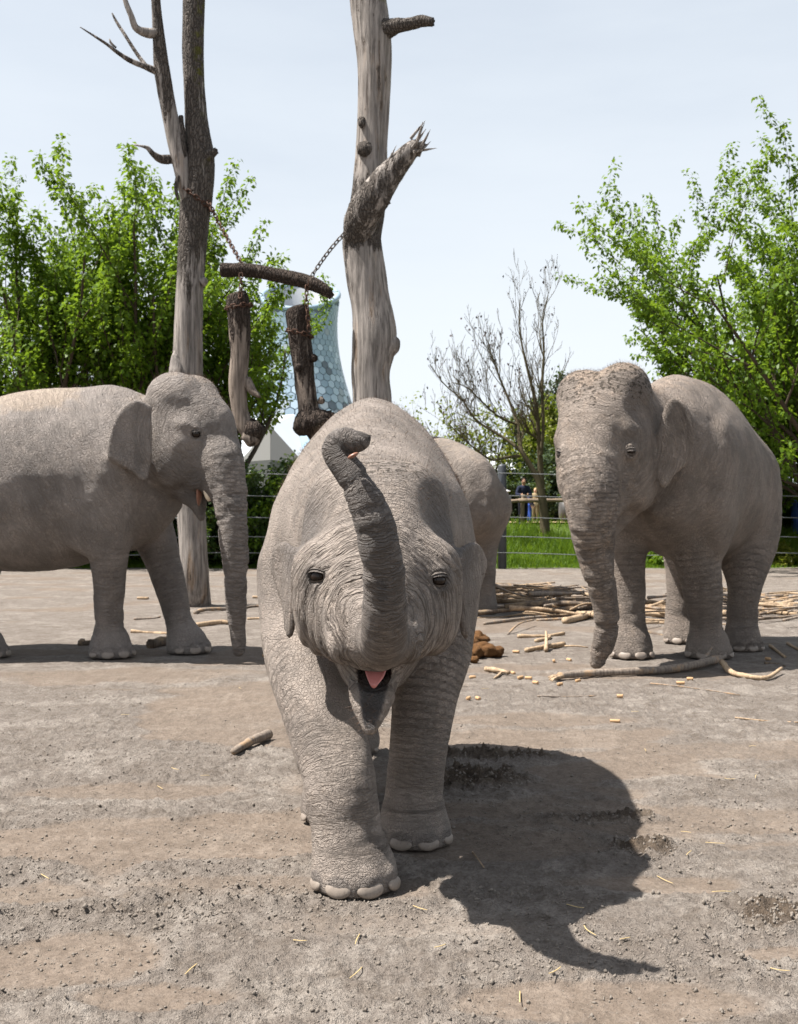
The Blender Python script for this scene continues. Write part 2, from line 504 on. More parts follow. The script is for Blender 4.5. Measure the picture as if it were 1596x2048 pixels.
# ------------------------------------------------------------------ elephant skin and shared elephant pieces
def skin_material(name, scale=1.0, base=(0.238, 0.197, 0.166), dust=(0.33, 0.265, 0.205), dark=(0.086, 0.079, 0.076), bump=1.0):
    """scale: size of the wrinkle pattern (1 = adult)"""
    n = NT(name)
    p = n.coord()
    ring, rw, dk, ds, mud = n.attr('ring'), n.attr('ringw'), n.attr('dark'), n.attr('dust'), n.attr('mud')
    wob = n.noise(p, 3.0 / scale, 3, 0.55)
    # long creases running across the ring direction
    u = n.m('MULTIPLY_ADD', wob, 0.10 * scale, ring)
    s = n.sep(p)
    a = n.m('ADD', n.m('MULTIPLY', s[0], 5.0 / scale), n.m('MULTIPLY', s[1], 4.0 / scale))
    b = n.m('SUBTRACT', n.m('MULTIPLY', s[1], 5.0 / scale), n.m('MULTIPLY', s[2], 3.0 / scale))
    rv = n.comb(n.m('MULTIPLY', u, 44.0 / scale), a, b)
    n1 = n.noise(rv, 1.0, 2.0, 0.5)
    crease = n.mapr(n.m('ABSOLUTE', n.m('SUBTRACT', n1, 0.5)), 0.0, 0.10, 0.0, 1.0)
    rv2 = n.comb(n.m('MULTIPLY', u, 120.0 / scale), n.m('MULTIPLY', a, 2.2), n.m('MULTIPLY', b, 2.2))
    n2 = n.noise(rv2, 1.0, 1.0, 0.5)
    crease2 = n.mapr(n.m('ABSOLUTE', n.m('SUBTRACT', n2, 0.5)), 0.0, 0.16, 0.0, 1.0)
    cr = n.m('MULTIPLY_ADD', crease2, 0.45, crease)
    # leathery net of fine cracks, in two sizes
    pw = n.vm('ADD', p, n.vm('SCALE', n.node('ShaderNodeTexNoise', {'Vector': p, 'Scale': 14.0 / scale, 'Detail': 2.0}).outputs['Color'], scale=0.05 * scale))
    v1 = n.voro(pw, 38.0 / scale, 'DISTANCE_TO_EDGE')
    v2 = n.voro(pw, 95.0 / scale, 'DISTANCE_TO_EDGE')
    net = n.m('ADD', n.mapr(v1, 0.0, 0.16), n.m('MULTIPLY', n.mapr(v2, 0.0, 0.2), 0.6))
    fine = n.noise(p, 160.0 / scale, 3, 0.6)
    h = n.m('ADD', n.m('MULTIPLY', cr, rw), n.m('MULTIPLY', net, n.m('MULTIPLY_ADD', rw, -0.25, 0.52)))
    h = n.m('MULTIPLY_ADD', fine, 0.35, h)
    nor = n.bump(h, 1.0 * bump, 0.0115 * scale)
    # colour
    big = n.noise(p, 2.4 / scale, 5, 0.6)
    blot = n.noise(p, 9.0 / scale, 5, 0.65)
    c = n.mix(n.mapr(big, 0.35, 0.68), tuple(x * 0.72 for x in base), tuple(x * 1.18 for x in base))
    c = n.mix(n.m('MULTIPLY', n.mapr(blot, 0.42, 0.72), 0.5), c, (base[0] * 1.36, base[1] * 1.32, base[2] * 1.28))
    c = n.mix(n.m('MULTIPLY', n.mapr(n.m('ADD', ds, n.m('MULTIPLY', n.m('SUBTRACT', blot, 0.5), 1.1)), 0.35, 0.8), 0.8), c, dust)
    c = n.mix(n.m('MULTIPLY', dk, n.m('MULTIPLY_ADD', blot, 0.5, 0.55), clamp=True), c, dark)
    # bottoms of creases and cracks are mixed towards dark brown
    d1 = n.m('MULTIPLY', n.m('SUBTRACT', 1.0, crease), n.m('MULTIPLY', rw, 0.58))
    d2 = n.m('MULTIPLY', n.m('SUBTRACT', 1.0, n.mapr(v1, 0.0, 0.10)), n.mapr(blot, 0.35, 0.65, 0.12, 0.46))
    c = n.mix(n.m('MAXIMUM', d1, d2), c, (0.060, 0.047, 0.038))
    vv = n.vm('ADD', p, n.vm('SCALE', n.node('ShaderNodeTexNoise', {'Vector': p, 'Scale': 45.0, 'Detail': 3.0}).outputs['Color'], scale=0.05))
    vn = n.node('ShaderNodeTexVoronoi', {'Vector': vv, 'Scale': 30.0 / scale}); m1 = vn.outputs['Distance']; rnd = n.sep(vn.outputs['Color'])[0]
    mm = n.m('MULTIPLY', n.m('LESS_THAN', m1, n.m('MULTIPLY_ADD', rnd, 0.62, 0.05)), n.m('LESS_THAN', n.noise(p, 17.0 / scale, 3, 0.6), n.m('MULTIPLY', mud, 0.62)))
    c = n.mix(n.m('MULTIPLY', mm, 0.9), c, (0.050, 0.039, 0.029))
    rough = n.m('MULTIPLY_ADD', fine, 0.2, 0.62)
    return n.done(c, rough, nor, 0.28)

def nail_mat():
    n = NT('toenail_horn')
    p = n.coord()
    c = n.mix(n.noise(p, 20, 5, 0.6), (0.15, 0.12, 0.098), (0.31, 0.262, 0.218))
    g = n.noise(n.mapping(p, (60, 60, 14)), 1.0, 3)
    c = n.mix(n.m('MULTIPLY', n.mapr(n.noise(p, 90, 3), 0.5, 0.75), 0.5), c, (0.13, 0.105, 0.085))
    return n.done(c, 0.5, n.bump(g, 0.35, 0.004), 0.35)
NAIL = nail_mat()
EYE = NT('eye_brown').done((0.014, 0.008, 0.005), 0.12, None, 0.28)
_t = NT('tongue_pink'); TONGUE = _t.done(_t.mix(_t.noise(_t.coord(), 45, 3), (0.42, 0.13, 0.12), (0.58, 0.24, 0.22)), 0.35, _t.bump(_t.noise(_t.coord(), 120, 3), 0.4, 0.003), 0.5)
_t = NT('tusk_ivory'); IVORY = _t.done(_t.mix(_t.noise(_t.coord(), 12, 4), (0.58, 0.46, 0.32), (0.72, 0.62, 0.48)), 0.35, None, 0.4)
_t = NT('mouth_lining'); LINING = _t.done(_t.mix(_t.noise(_t.coord(), 30, 3), (0.16, 0.07, 0.05), (0.28, 0.14, 0.09)), 0.4, None, 0.4)
HAIRM = NT('elephant_hair').done((0.10, 0.065, 0.045), 0.6, None, 0.2)

def nails(parent, foot, fdir, r, n=5, size=0.035, spread=2.2, z=0.035):
    """toenails round the front of a foot; each is a shallow horn shell"""
    a0 = math.atan2(fdir[1], fdir[0])
    for i in range(n):
        a = a0 + spread * (i / (n - 1) - 0.5)
        w = size * (1.0 if 0 < i < n - 1 else 0.82)
        dx, dy = math.cos(a), math.sin(a)
        M = np.array([[dx, -dy, 0], [dy, dx, 0], [0, 0, 1]])
        til = 0.35
        T = np.array([[math.cos(til), 0, -math.sin(til)], [0, 1, 0], [math.sin(til), 0, math.cos(til)]])
        V, F = ball((0, 0, 0), (w * 0.32, w * 1.12, w * 0.70), M @ T, 16, 10)
        V = V + np.array([foot[0] + dx * r, foot[1] + dy * r, z])
        V[:, 2] = np.maximum(V[:, 2], 0.006)
        mesh_np('toenail', V, F, NAIL, parent, loc=None)

def fold_disp(V, N, ring, w, amp, freq, seed=3):
    """real folds: creases pressed into the surface across the ring direction"""
    P = np.stack([ring * freq + 1.6 * vnoise(V * 5.0, seed), V[:, 0] * 4.0 + V[:, 1] * 3, V[:, 2] * 2.0], 1)
    n = vnoise(P, seed)
    cre = 1 - sstep(0.0, 0.16, np.abs(n - 0.5))
    w = w * (0.35 + 1.1 * sstep(0.25, 0.75, vnoise(V * 3.1 + 7, seed + 9)))
    bul = vnoise(np.stack([P[:, 0] * 0.5, P[:, 1], P[:, 2]], 1), seed + 5) - 0.5
    return V + N * (w * amp * (0.8 * bul - cre))[:, None]

def body_hair(V, N, w, count, length, width, parent, seed, name='hair'):
    """sparse coarse bristles, one thin blade each"""
    rng = np.random.default_rng(seed)
    pr = np.clip(w, 0, None); pr = pr / pr.sum()
    i = rng.choice(len(V), count, p=pr)
    b = V[i] + rng.normal(0, 0.003, (count, 3))
    d = N[i] + rng.normal(0, 0.35, (count, 3)) + np.array([0, 0.15, 0.1]); d /= np.linalg.norm(d, axis=1, keepdims=True)
    L = length * rng.uniform(0.5, 1.3, count)[:, None]
    s = np.cross(d, rng.normal(0, 1, (count, 3))); s /= np.linalg.norm(s, axis=1, keepdims=True)
    b = b - N[i] * 0.004
    m = b + d * L * 0.55; t = b + d * L + rng.normal(0, 0.15, (count, 3)) * L
    VV = np.stack([b - s * width, b + s * width, m + s * width * .7, m - s * width * .7, t], 1).reshape(-1, 3)
    k = np.arange(count)[:, None] * 5
    F = [*(k + [0, 1, 2]).tolist(), *(k + [0, 2, 3]).tolist(), *(k + [3, 2, 4]).tolist()]
    o = mesh_np(name, VV, np.array(F), HAIRM, parent)
    return o
# ------------------------------------------------------------------ the grown elephants
def head_rig(S, c, H, s=1.0, jaw=True, fa=0.04, hol=0.42):
    """skull, brows, cheeks, jaw in the head frame H (columns forward, left, up)"""
    def P(f, l, u): return c + s * (H @ np.array([f, l, u]))
    E = lambda f, l, u, r, kk, cut=False: S.ell(P(f, l, u), np.array(r) * s, H, kk * s, cut)
    E(-0.06, 0, 0.08, (0.36, 0.315, 0.36), 0.14)
    E(-0.03, 0, 0.20, (0.30, 0.30, 0.285), 0.10)
    for y in (-1, 1):
        E(-0.05, y * 0.155, 0.355, (0.22, 0.165, 0.165), 0.13)
    S.chain([(*P(0.03 + fa * .6, 0, 0.17), 0.25 * s), (*P(0.10 + fa, 0, 0.10), 0.26 * s), (*P(0.17 + fa, 0, -0.06), 0.24 * s), (*P(0.235 + fa, 0, -0.22), 0.21 * s), (*P(0.285 + fa, 0, -0.40), 0.180 * s)], 18, 0.10 * s)
    for y in (-1, 1):
        E(0.13, y * 0.245, 0.07, (0.12, 0.075, 0.075), 0.08)
        E(0.13, y * 0.25, -0.07, (0.10, 0.06, 0.07), 0.08)
        E(-0.02, y * 0.20, -0.20, (0.24, 0.125, 0.28), 0.10)
        E(0.20, y * 0.13, -0.30, (0.13, 0.08, 0.18), 0.08)
        E(0.10, y * hol, 0.20, (0.085, 0.08, 0.075), 0.14, True)
    if jaw:
        S.chain([(*P(-0.14, 0, -0.32), 0.22 * s), (*P(0.05, 0, -0.47), 0.145 * s), (*P(0.155, 0, -0.60), 0.082 * s), (*P(0.205, 0, -0.73), 0.036 * s)], 16, 0.07 * s)
    return P

def eye_at(S, e, nrm, r):
    """shallow socket with a soft brow fold; returns the eyeball frame"""
    n = nrm / np.linalg.norm(nrm)
    t1 = np.cross((0, 0, 1), n); t1 /= np.linalg.norm(t1); t2 = np.cross(n, t1)
    S.ell(e + n * r * 0.25, (r * 1.0,) * 3, None, r * 0.6, True)
    for q, w, rr in ((1.35, 0.12, 0.42), (-1.40, 0.05, 0.38)):
        S.chain([(*(e - t1 * r * 1.7 - n * r * .2), r * rr * .6), (*(e + t2 * r * q + n * r * w), r * rr), (*(e + t1 * r * 1.7 - n * r * .2), r * rr * .6)], 10, r * 0.5)
    return e - n * r * 0.50, n, t1, t2, r

def add_eye(root, org, info, mat, lid=(20, -34)):
    """eyeball with an upper and a lower lid closing over it"""
    c, n, t1, t2, r = info; c = c - org
    v, f = ball(c, np.ones(3) * r, None, 20, 14); o = mesh_np('eye', v, f, EYE, root)
    for a0, a1, k in ((lid[0], 112, 1.20), (lid[1], -112, 1.17), (36, 120, 1.32), (-52, -118, 1.27)):
        V = []
        for i in range(7):
            a = R(a0 + (a1 - a0) * i / 6)
            d = n * math.cos(a) + t2 * math.sin(a)
            for j in range(13):
                b = R(-88 + 176 * j / 12)
                w = k + (0.05 if i == 0 else 0)
                V.append(c + r * w * (d * math.cos(b) + t1 * math.sin(b) * 1.18))
        F = [(i * 13 + j, i * 13 + j + 1, (i + 1) * 13 + j + 1, (i + 1) * 13 + j) for i in range(6) for j in range(12)]
        V = np.array(V)
        z = np.zeros(len(V))
        mesh_np('eyelid', V, np.array(F), mat, o, attrs=dict(ring=V[:, 2] * 0.5, ringw=z + 0.5, dark=z + 0.6, dust=z, mud=z))

def foot(S, f, r, fdir, n=4, spread=2.1):
    S.ell((f[0], f[1], r * 0.42), (r * 0.93, r * 0.93, r * 0.9), k=0.11)
    S.ell((f[0] + fdir[0] * r * .12, f[1] + fdir[1] * r * .12, r * 0.22), (r, r, r * 0.5), k=0.05)
    a0 = math.atan2(fdir[1], fdir[0])
    for i in range(n):
        a = a0 + spread * (i / (n - 1) - 0.5)
        S.ell((f[0] + math.cos(a) * r * 0.93, f[1] + math.sin(a) * r * 0.93, r * 0.30), (r * 0.24, r * 0.24, r * 0.36), k=0.03)

def finish_adult(S, root, org, legs, trunk, headc, mat, seed, hs=1.0, dustf=None, darkf=None, mudf=None, foldamp=1.0, fwd=(1, 0, 0)):
    S.F = np.maximum(S.F, (0.006 - S.ax[2])[None, None, :])
    V, Q = S.mesh(); V = relax(V, Q, 2, 0.45); N = S.normals(V)
    L = [along(V, q) for q in legs]
    L = [(s_ + np.clip(q[-1, 2] - V[:, 2], 0, 1), d_) for (s_, d_), q in zip(L, legs)]
    st, dt = along(V, trunk) if trunk is not None else (V[:, 2] * 0, V[:, 2] * 0 + 9)
    wt = sstep(0.05, 0.0, dt) * sstep(0.0, 0.25, st)
    rb = np.linalg.norm(V - (trunk[0, :3] if trunk is not None else headc), axis=1)
    head = sstep(0.75 * hs, 0.55 * hs, np.linalg.norm(V - headc, axis=1)) * (1 - wt)
    low = sstep(1.15, 0.95, V[:, 2])
    wl = np.stack([sstep(0.08, 0.0, d) * low for s, d in L]) * (1 - head) * (1 - wt)
    lg = wl.max(0)
    body = np.clip(1 - wt - head - lg, 0, 1)
    f = np.asarray(fwd, float)
    tot = wt + head + wl.sum(0) + body + 1e-6
    ring = (wt * (st + 0.1) + head * rb + sum(w * s for w, (s, d) in zip(wl, L)) + body * (0.4 + (V - org) @ f * 0.5 + V[:, 2] * 0.25)) / tot
    mx = np.maximum.reduce([wt, head, lg, body]) / tot
    ringw = (wt * 0.78 + head * 0.5 + wl.sum(0) * 0.42 + body * 0.42) / tot * sstep(0.82, 0.98, mx)
    ringw = ringw * (1 - lg * 0.6 * sstep(0.22, 0.12, V[:, 2]))
    V = fold_disp(V, N, ring, wt * 0.9, 0.010 * foldamp, 15.0, seed)
    kn = lg * (0.3 + 0.7 * sstep(0.15, 0.3, V[:, 2]) * sstep(0.75, 0.5, V[:, 2]))
    V = fold_disp(V, N, ring, kn * sstep(1.05, 0.7, V[:, 2]), 0.007, 10.0, seed + 4)
    V = fold_disp(V, N, ring, head * 0.7 * sstep(0.1, 0.2, rb), 0.007, 10.0, seed + 7)
    V = V + N * ((fbm(V * 3.2, 4, seed) - 0.5) * 0.030)[:, None]
    V[:, 2] = np.maximum(V[:, 2], 0.004)
    up = N[:, 2]
    z0 = V[:, 2] * 0
    dust = dustf(V, up, head, wt, lg) if dustf else z0
    dark = darkf(V, up, head, wt, st) if darkf else z0
    mud = mudf(V, up, head) if mudf else z0
    o = mesh_np('body', V - org, Q, mat, root, attrs=dict(ring=ring, ringw=ringw, dark=dark, dust=dust, mud=mud))
    return o, V, N, head, up

# ------------------------------------------------------------------ the ground: one sheet to the horizon, churned dry earth in the paddock
def spacing(lo, hi, c0, c1, fine, grow):
    a = list(np.arange(c0, c1 + 1e-6, fine))
    s = fine; x = a[-1]
    while x < hi: s *= grow; x += s; a.append(x)
    s = fine; x = a[0]; b = []
    while x > lo: s *= grow; x -= s; b.append(x)
    return np.array(b[::-1] + a)

SMOOTH = [gnd(p[0], p[1]).tolist() + [p[2], p[3], p[4]] for p in (      # worn smooth, damp brown patches: px, py, rx, ry, strength
    (450, 1410, .55, .50, 1), (560, 1640, .40, .16, 1), (380, 1695, .50, .14, 1), (60, 1680, .55, .22, 1), (250, 1580, .5, .2, .8), (90, 1920, .30, .22, 1),
    (270, 1995, .22, .10, 1), (560, 1775, .5, .16, .7), (1190, 1995, .40, .14, 1), (1060, 1480, .5, .3, .9), (1400, 1640, .55, .25, .8), (1330, 1770, .35, .1, 1),
    (1570, 1905, .15, .06, 1), (1020, 1440, .9, .25, .8), (250, 1350, 1.2, .5, .8), (1000, 1700, .5, .18, .7), (820, 1850, .4, .12, .5), (1480, 1500, .8, .3, .7), (700, 1560, .5, .3, .6))]
CHURN = [gnd(p[0], p[1]).tolist() + [p[2], p[3], p[4]] for p in (       # dug-over dark soil
    (1000, 1515, .45, .12, 1), (930, 1560, .35, .22, .9), (1190, 1635, .32, .10, .7), (1300, 1700, .16, .12, .8), (200, 1830, .55, .12, .45), (500, 1800, .5, .12, .3), (1560, 1840, .14, .16, .8), (1480, 1820, .2, .1, .5))]

def ground_fields(X, Y):
    n = len(X)
    P = np.stack([X, Y, X * 0], 1)
    w = fbm(P * 1.1, 3, 2) - 0.5
    smooth = np.zeros(n); churn = np.zeros(n)
    wx = (fbm(P * 2.3 + 9, 3, 31) - 0.5) * 0.5; wy = (fbm(P * 2.3 + 40, 3, 32) - 0.5) * 0.5
    for (cx, cy, _, rx, ry, s) in SMOOTH:
        r = np.hypot((X - cx + wx * rx * 1.6) / rx, (Y - cy + wy * ry * 1.6) / ry)
        smooth = np.maximum(smooth, s * sstep(1.15, 0.75, r))
    for (cx, cy, _, rx, ry, s) in CHURN:
        r = np.hypot((X - cx + wx * rx * 1.8) / rx, (Y - cy + wy * ry * 1.8) / ry)
        churn = np.maximum(churn, s * sstep(1.2, 0.5, r))
    rnd = fbm(P * np.array([0.9, 1.5, 1]) + 3, 4, 77)
    smooth = np.maximum(smooth, 0.85 * sstep(0.57, 0.66, rnd))
    smooth *= (1 - churn)
    return P, w, smooth, churn

def height(X, Y):
    X = np.asarray(X, float); Y = np.asarray(Y, float)
    P, w, smooth, churn = ground_fields(X, Y)
    near = sstep(14.0, 7.0, Y) * sstep(-4, 1.5, Y)
    rough = (1 - 0.62 * smooth) * (0.45 + 0.8 * fbm(P * 1.7 + 5, 3, 12)) + 1.3 * churn
    f1 = fbm(P * 9.0, 3, 41) - 0.5
    f2 = fbm(P * 26.0, 2, 42) - 0.5
    f3 = vnoise(P * 58.0, 43); lump = sstep(0.55, 0.95, f3)
    z = 0.030 * w + near * (-0.010 * smooth + rough * (0.026 * f1 + 0.020 * f2 + 0.014 * lump) + 0.02 * churn)
    # the grassed bank beyond the cable fence
    bank = 0.95 * sstep(27.0, 33.0, Y + 0.25 * np.sin(X * 0.6))
    rgt = sstep(-9, -2, X)
    # feet have trodden level spots
    for (fx, fy, r) in FEET:
        z = z * sstep(r * 0.75, r * 1.5, np.hypot(X - fx, Y - fy))
    return z + bank * (0.25 + 0.75 * rgt)

FEET = [(-0.150, 3.99, .16), (0.060, 4.53, .16), (-0.285, 4.84, .15), (-0.235, 6.21, .15), (-2.57, 10.27, .22), (-1.945, 10.6, .22), (-3.68, 10.28, .2), (-4.34, 10.85, .2),
        (2.07, 10.25, .22), (2.754, 10.25, .22), (3.23, 10.8, .2), (2.8, 11.4, .2), (-1.40, 10.0, .15), (1.60, 9.4, .15)]

def build_ground():
    xs = spacing(-900, 900, -2.0, 2.3, 0.0115, 1.045); ys = spacing(-60, 1600, 2.6, 5.4, 0.0125, 1.018)
    GX, GY = np.meshgrid(xs, ys); X, Y = GX.ravel(), GY.ravel()
    Z = height(X, Y)
    P, w, smooth, churn = ground_fields(X, Y)
    nx, ny = len(xs), len(ys)
    i = np.arange(ny - 1)[:, None] * nx + np.arange(nx - 1)[None, :]
    F = np.stack([i, i + 1, i + nx + 1, i + nx], -1).reshape(-1, 4)
    grass = sstep(26.0, 27.6, Y + 1.2 * (fbm(P * 1.3, 3, 91) - 0.5)) 
    n = NT('paddock_earth')
    p = n.pos()
    sm, ch, gr = n.attr('smooth'), n.attr('churn'), n.attr('grass')
    a = n.noise(p, 2.2, 6, 0.62); b = n.noise(p, 11.0, 6, 0.7); c_ = n.noise(p, 70.0, 4, 0.7)
    f_ = n.noise(p, 34.0, 5, 0.75)
    pale = n.mix(n.mapr(b, 0.35, 0.68), (0.180, 0.153, 0.130), (0.236, 0.206, 0.178))
    pale = n.mix(n.m('MULTIPLY', n.mapr(n.m('MULTIPLY_ADD', b, 0.5, a), 0.72, 0.92), 0.6), pale, (0.330, 0.294, 0.256))
    brown = n.mix(n.mapr(b, 0.3, 0.7), (0.117, 0.084, 0.058), (0.162, 0.119, 0.086))
    dk = n.mix(c_, (0.047, 0.034, 0.023), (0.126, 0.091, 0.061))
    edge = n.m('ADD', n.m('MULTIPLY', n.m('SUBTRACT', b, 0.5), 1.3), n.m('MULTIPLY', n.m('SUBTRACT', f_, 0.5), 0.9))
    col = n.mix(n.m('MULTIPLY', n.mapr(n.m('ADD', sm, edge), 0.25, 0.9), 0.60), pale, brown)
    col = n.mix(n.m('MULTIPLY', n.mapr(n.noise(p, 5.0, 5, 0.7), 0.50, 0.66), 0.5), col, (0.120, 0.096, 0.075))
    col = n.mix(n.m('MULTIPLY', n.mapr(n.m('ADD', ch, edge), 0.35, 0.85), 0.85), col, dk)
    col = n.mix(n.m('MULTIPLY', n.mapr(n.noise(p, 19.0, 4, 0.7), 0.50, 0.66), 0.4), col, n.mix(0.6, col, (0.085, 0.068, 0.054)))
    grit = n.voro(p, 150.0, 'F1')
    col = n.mix(n.m('MULTIPLY', n.m('LESS_THAN', grit, 0.22), n.m('GREATER_THAN', n.noise(p, 31, 2), 0.55)), col, n.mix(c_, (0.05, 0.04, 0.03), (0.30, 0.26, 0.22)))
    col = n.mix(n.mapr(c_, 0.62, 0.30), col, n.mix(0.42, col, (0.045, 0.036, 0.03)))
    col = n.mix(n.m('MULTIPLY', n.mapr(f_, 0.52, 0.72), 0.35), col, n.mix(0.5, col, (0.24, 0.22, 0.20)))
    gcol = n.mix(b, (0.045, 0.075, 0.012), (0.085, 0.125, 0.022))
    col = n.mix(gr, col, gcol)
    hb = n.m('ADD', n.m('MULTIPLY', c_, 0.5), n.m('MULTIPLY', n.noise(p, 210, 2, 0.6), 0.35))
    hb = n.m('MULTIPLY', hb, n.m('MULTIPLY_ADD', sm, -0.62, 1.0))
    hb = n.m('MULTIPLY_ADD', f_, n.m('MULTIPLY_ADD', sm, -0.5, 0.9), hb)
    m = n.done(col, 0.92, n.bump(hb, 1.0, 0.024), 0.12)
    o = mesh_np('ground', np.stack([X, Y, Z], 1), F, m, attrs=dict(smooth=smooth, churn=churn, grass=grass))
    tag(o, kind='structure')
build_ground()

def clods():
    """loose crumbs of dry earth, far too many to count"""
    rng = np.random.default_rng(12)
    base = np.array([(1, 0, 0), (0, 1, 0), (-1, 0, 0), (0, -1, 0), (0, 0, 1), (0, 0, -1), (.6, .6, .3), (-.6, -.5, .4)], float)[:6]
    bf = np.array([(0, 1, 4), (1, 2, 4), (2, 3, 4), (3, 0, 4), (1, 0, 5), (2, 1, 5), (3, 2, 5), (0, 3, 5)])
    n = 60000
    d = 2.6 + rng.gamma(1.5, 1.5, n); d = d[d < 11]; n = len(d)
    x = (rng.random(n) - 0.5) * 0.76 * d
    P, w, sm, ch = ground_fields(x, d)
    keep = rng.random(n) < (0.42 * (1 - 0.7 * sm) * sstep(0.40, 0.62, fbm(P * 2.1 + 4, 3, 14)) + 0.9 * ch + 0.02)
    x, d, ch = x[keep], d[keep], ch[keep]; z = height(x, d); n = len(x)
    r = 0.0016 + rng.gamma(1.2, 0.0015, n) * (1 + 0.7 * ch); r = np.minimum(r, 0.009)
    q = base[None] * (r[:, None] * rng.uniform(0.6, 1.4, (n, 3)))[:, None, :] * (1 + 0.6 * (rng.random((n, 6, 1)) - 0.5))
    a = rng.uniform(0, 6.28, n); ca, sa = np.cos(a)[:, None], np.sin(a)[:, None]
    q = np.stack([q[..., 0] * ca - q[..., 1] * sa, q[..., 0] * sa + q[..., 1] * ca, q[..., 2]], -1)
    q = q + np.stack([x, d, z + r * 0.3], 1)[:, None, :]
    VV = [q.reshape(-1, 3)]; FF = [(bf[None] + 6 * np.arange(n)[:, None, None]).reshape(-1, 3)]
    n_ = NT('earth_crumbs'); p = n_.pos()
    c = n_.mix(n_.noise(p, 6, 4), (0.130, 0.108, 0.088), (0.235, 0.208, 0.180))
    m = n_.done(c, 0.95, n_.bump(n_.noise(p, 200, 3), 0.6, 0.006), 0.1)
    o = mesh_np('earth_crumbs', np.vstack(VV), np.vstack(FF), m, smooth=False)
    tag(o, 'loose crumbs of dry grey earth over the paddock', 'earth', kind='stuff')
clods()
# ------------------------------------------------------------------ the calf walking towards the camera
def build_calf():
    root = empty('elephant_calf', (-0.10, 4.9, 0))
    inv = np.array([-0.10, 4.9, 0.0])
    tag(root, 'young elephant calf walking with its trunk curled up over its forehead and mouth open', 'elephant')
    S = Sculpt((-0.85, 3.08, -0.03), (0.62, 6.62, 1.93), 0.0105)
    cx = -0.08
    # trunk of the body, belly and rump; axis runs away from the camera
    S.loft((-0.125, 0, 0), (0, 1, 0), [
        (4.34, 0.00, 1.40, 1.10, 0.80, 0.10), (4.46, 0.00, 1.50, 1.10, 0.70, 0.27), (4.70, 0, 1.63, 1.10, 0.62, 0.37), (5.0, 0, 1.755, 1.10, 0.57, 0.445),
        (5.4, 0, 1.835, 1.10, 0.56, 0.480), (5.8, 0.0, 1.80, 1.10, 0.60, 0.47), (6.12, 0.04, 1.66, 1.08, 0.68, 0.40), (6.35, 0.05, 1.42, 1.05, 0.8, 0.24), (6.45, 0.05, 1.2, 1.05, 0.95, 0.05)],
        k=0.02, ntop=1.72, nbot=2.2)
    # neck
    S.chain([(-0.12, 5.0, 1.27, 0.38), (-0.10, 4.6, 1.23, 0.335), (-0.08, 4.2, 1.15, 0.26)], 12, 0.09)
    # shoulder blades
    S.ell((-0.395, 4.82, 1.08), (0.15, 0.26, 0.36), k=0.09)
    S.ell((0.16, 4.85, 1.08), (0.15, 0.26, 0.36), k=0.09)
    # the head is carried a little ahead of the forefeet
    HS = 0.945; CC = np.array([0.0, 0.0, CAM_Z])
    def E(c, r, k=0.05, cut=False): S.ell(CC + (np.array(c) - CC) * HS, np.array(r) * HS, None, k, cut)
    def C(p, n, k, cut=False):
        p = np.array(p, float); p[:, :3] = CC + (p[:, :3] - CC) * HS; p[:, 3] *= HS
        return S.chain(p, n, k, cut=cut)
    # skull: crown, two domes, face wedge
    E((cx, 4.36, 1.16), (0.275, 0.26, 0.27), k=0.08)
    E((cx - 0.11, 4.43, 1.36), (0.14, 0.16, 0.125), k=0.12)
    E((cx + 0.11, 4.43, 1.36), (0.14, 0.16, 0.125), k=0.12)
    C([(cx, 4.30, 1.20, 0.25), (cx, 4.10, 1.06, 0.215), (cx - 0.002, 3.95, 0.95, 0.165), (-0.075, 3.86, 0.88, 0.12)], 14, 0.07)
    for sx in (-1, 1):
        E((cx + sx * 0.215, 4.12, 1.10), (0.085, 0.11, 0.11), k=0.07)           # brow and cheekbone
        E((cx + sx * 0.20, 4.16, 0.95), (0.105, 0.16, 0.17), k=0.09)            # cheek
        E((cx + sx * 0.13, 3.99, 0.90), (0.075, 0.10, 0.12), k=0.07)            # side of the muzzle
        E((cx + sx * 0.115 - 0.0 , 3.85, 0.862), (0.045, 0.055, 0.07), k=0.04)  # tush sheath
        E((cx + sx * 0.30, 4.22, 1.33), (0.085, 0.11, 0.095), k=0.13, cut=True)  # temple hollow
    # jaw: throat, chin and the pointed hanging lip
    C([(cx, 4.42, 0.86, 0.20), (cx - 0.005, 4.18, 0.80, 0.155), (-0.088, 4.0, 0.735, 0.098), (-0.093, 3.89, 0.665, 0.070), (-0.098, 3.835, 0.582, 0.030)], 18, 0.05)
    # gape
    Qg = C([(cx, 4.05, 0.800, 0.045), (cx - 0.004, 3.93, 0.765, 0.050), (-0.086, 3.83, 0.712, 0.044), (-0.091, 3.825, 0.655, 0.029), (-0.096, 3.812, 0.604, 0.016)], 16, 0.010, cut=True)
    # trunk: leaves the face forwards, bends up and curls over to the right
    TR = [(757, 1235, 3.77, 0.110), (762, 1270, 3.60, 0.084), (766, 1282, 3.45, 0.0725), (768, 1250, 3.35, 0.0675), (768, 1205, 3.30, 0.0645),
          (765, 1130, 3.255, 0.061), (752, 1060, 3.235, 0.0585), (728, 995, 3.23, 0.0525), (702, 950, 3.235, 0.0475), (679, 917, 3.24, 0.0435),
          (672, 893, 3.245, 0.0415), (686, 880, 3.24, 0.0390), (705, 884, 3.225, 0.0345), (719, 886, 3.215, 0.028), (727, 884, 3.21, 0.021)]
    TR = [(*at(a, b, d), r) for a, b, d, r in TR]
    Qt = S.chain(TR, 64, 0.035)
    S.chain([(*at(715, 880, 3.217), 0.0195), (*at(729, 874, 3.21), 0.013), (*at(741, 871, 3.205), 0.006)], 8, 0.018)      # finger
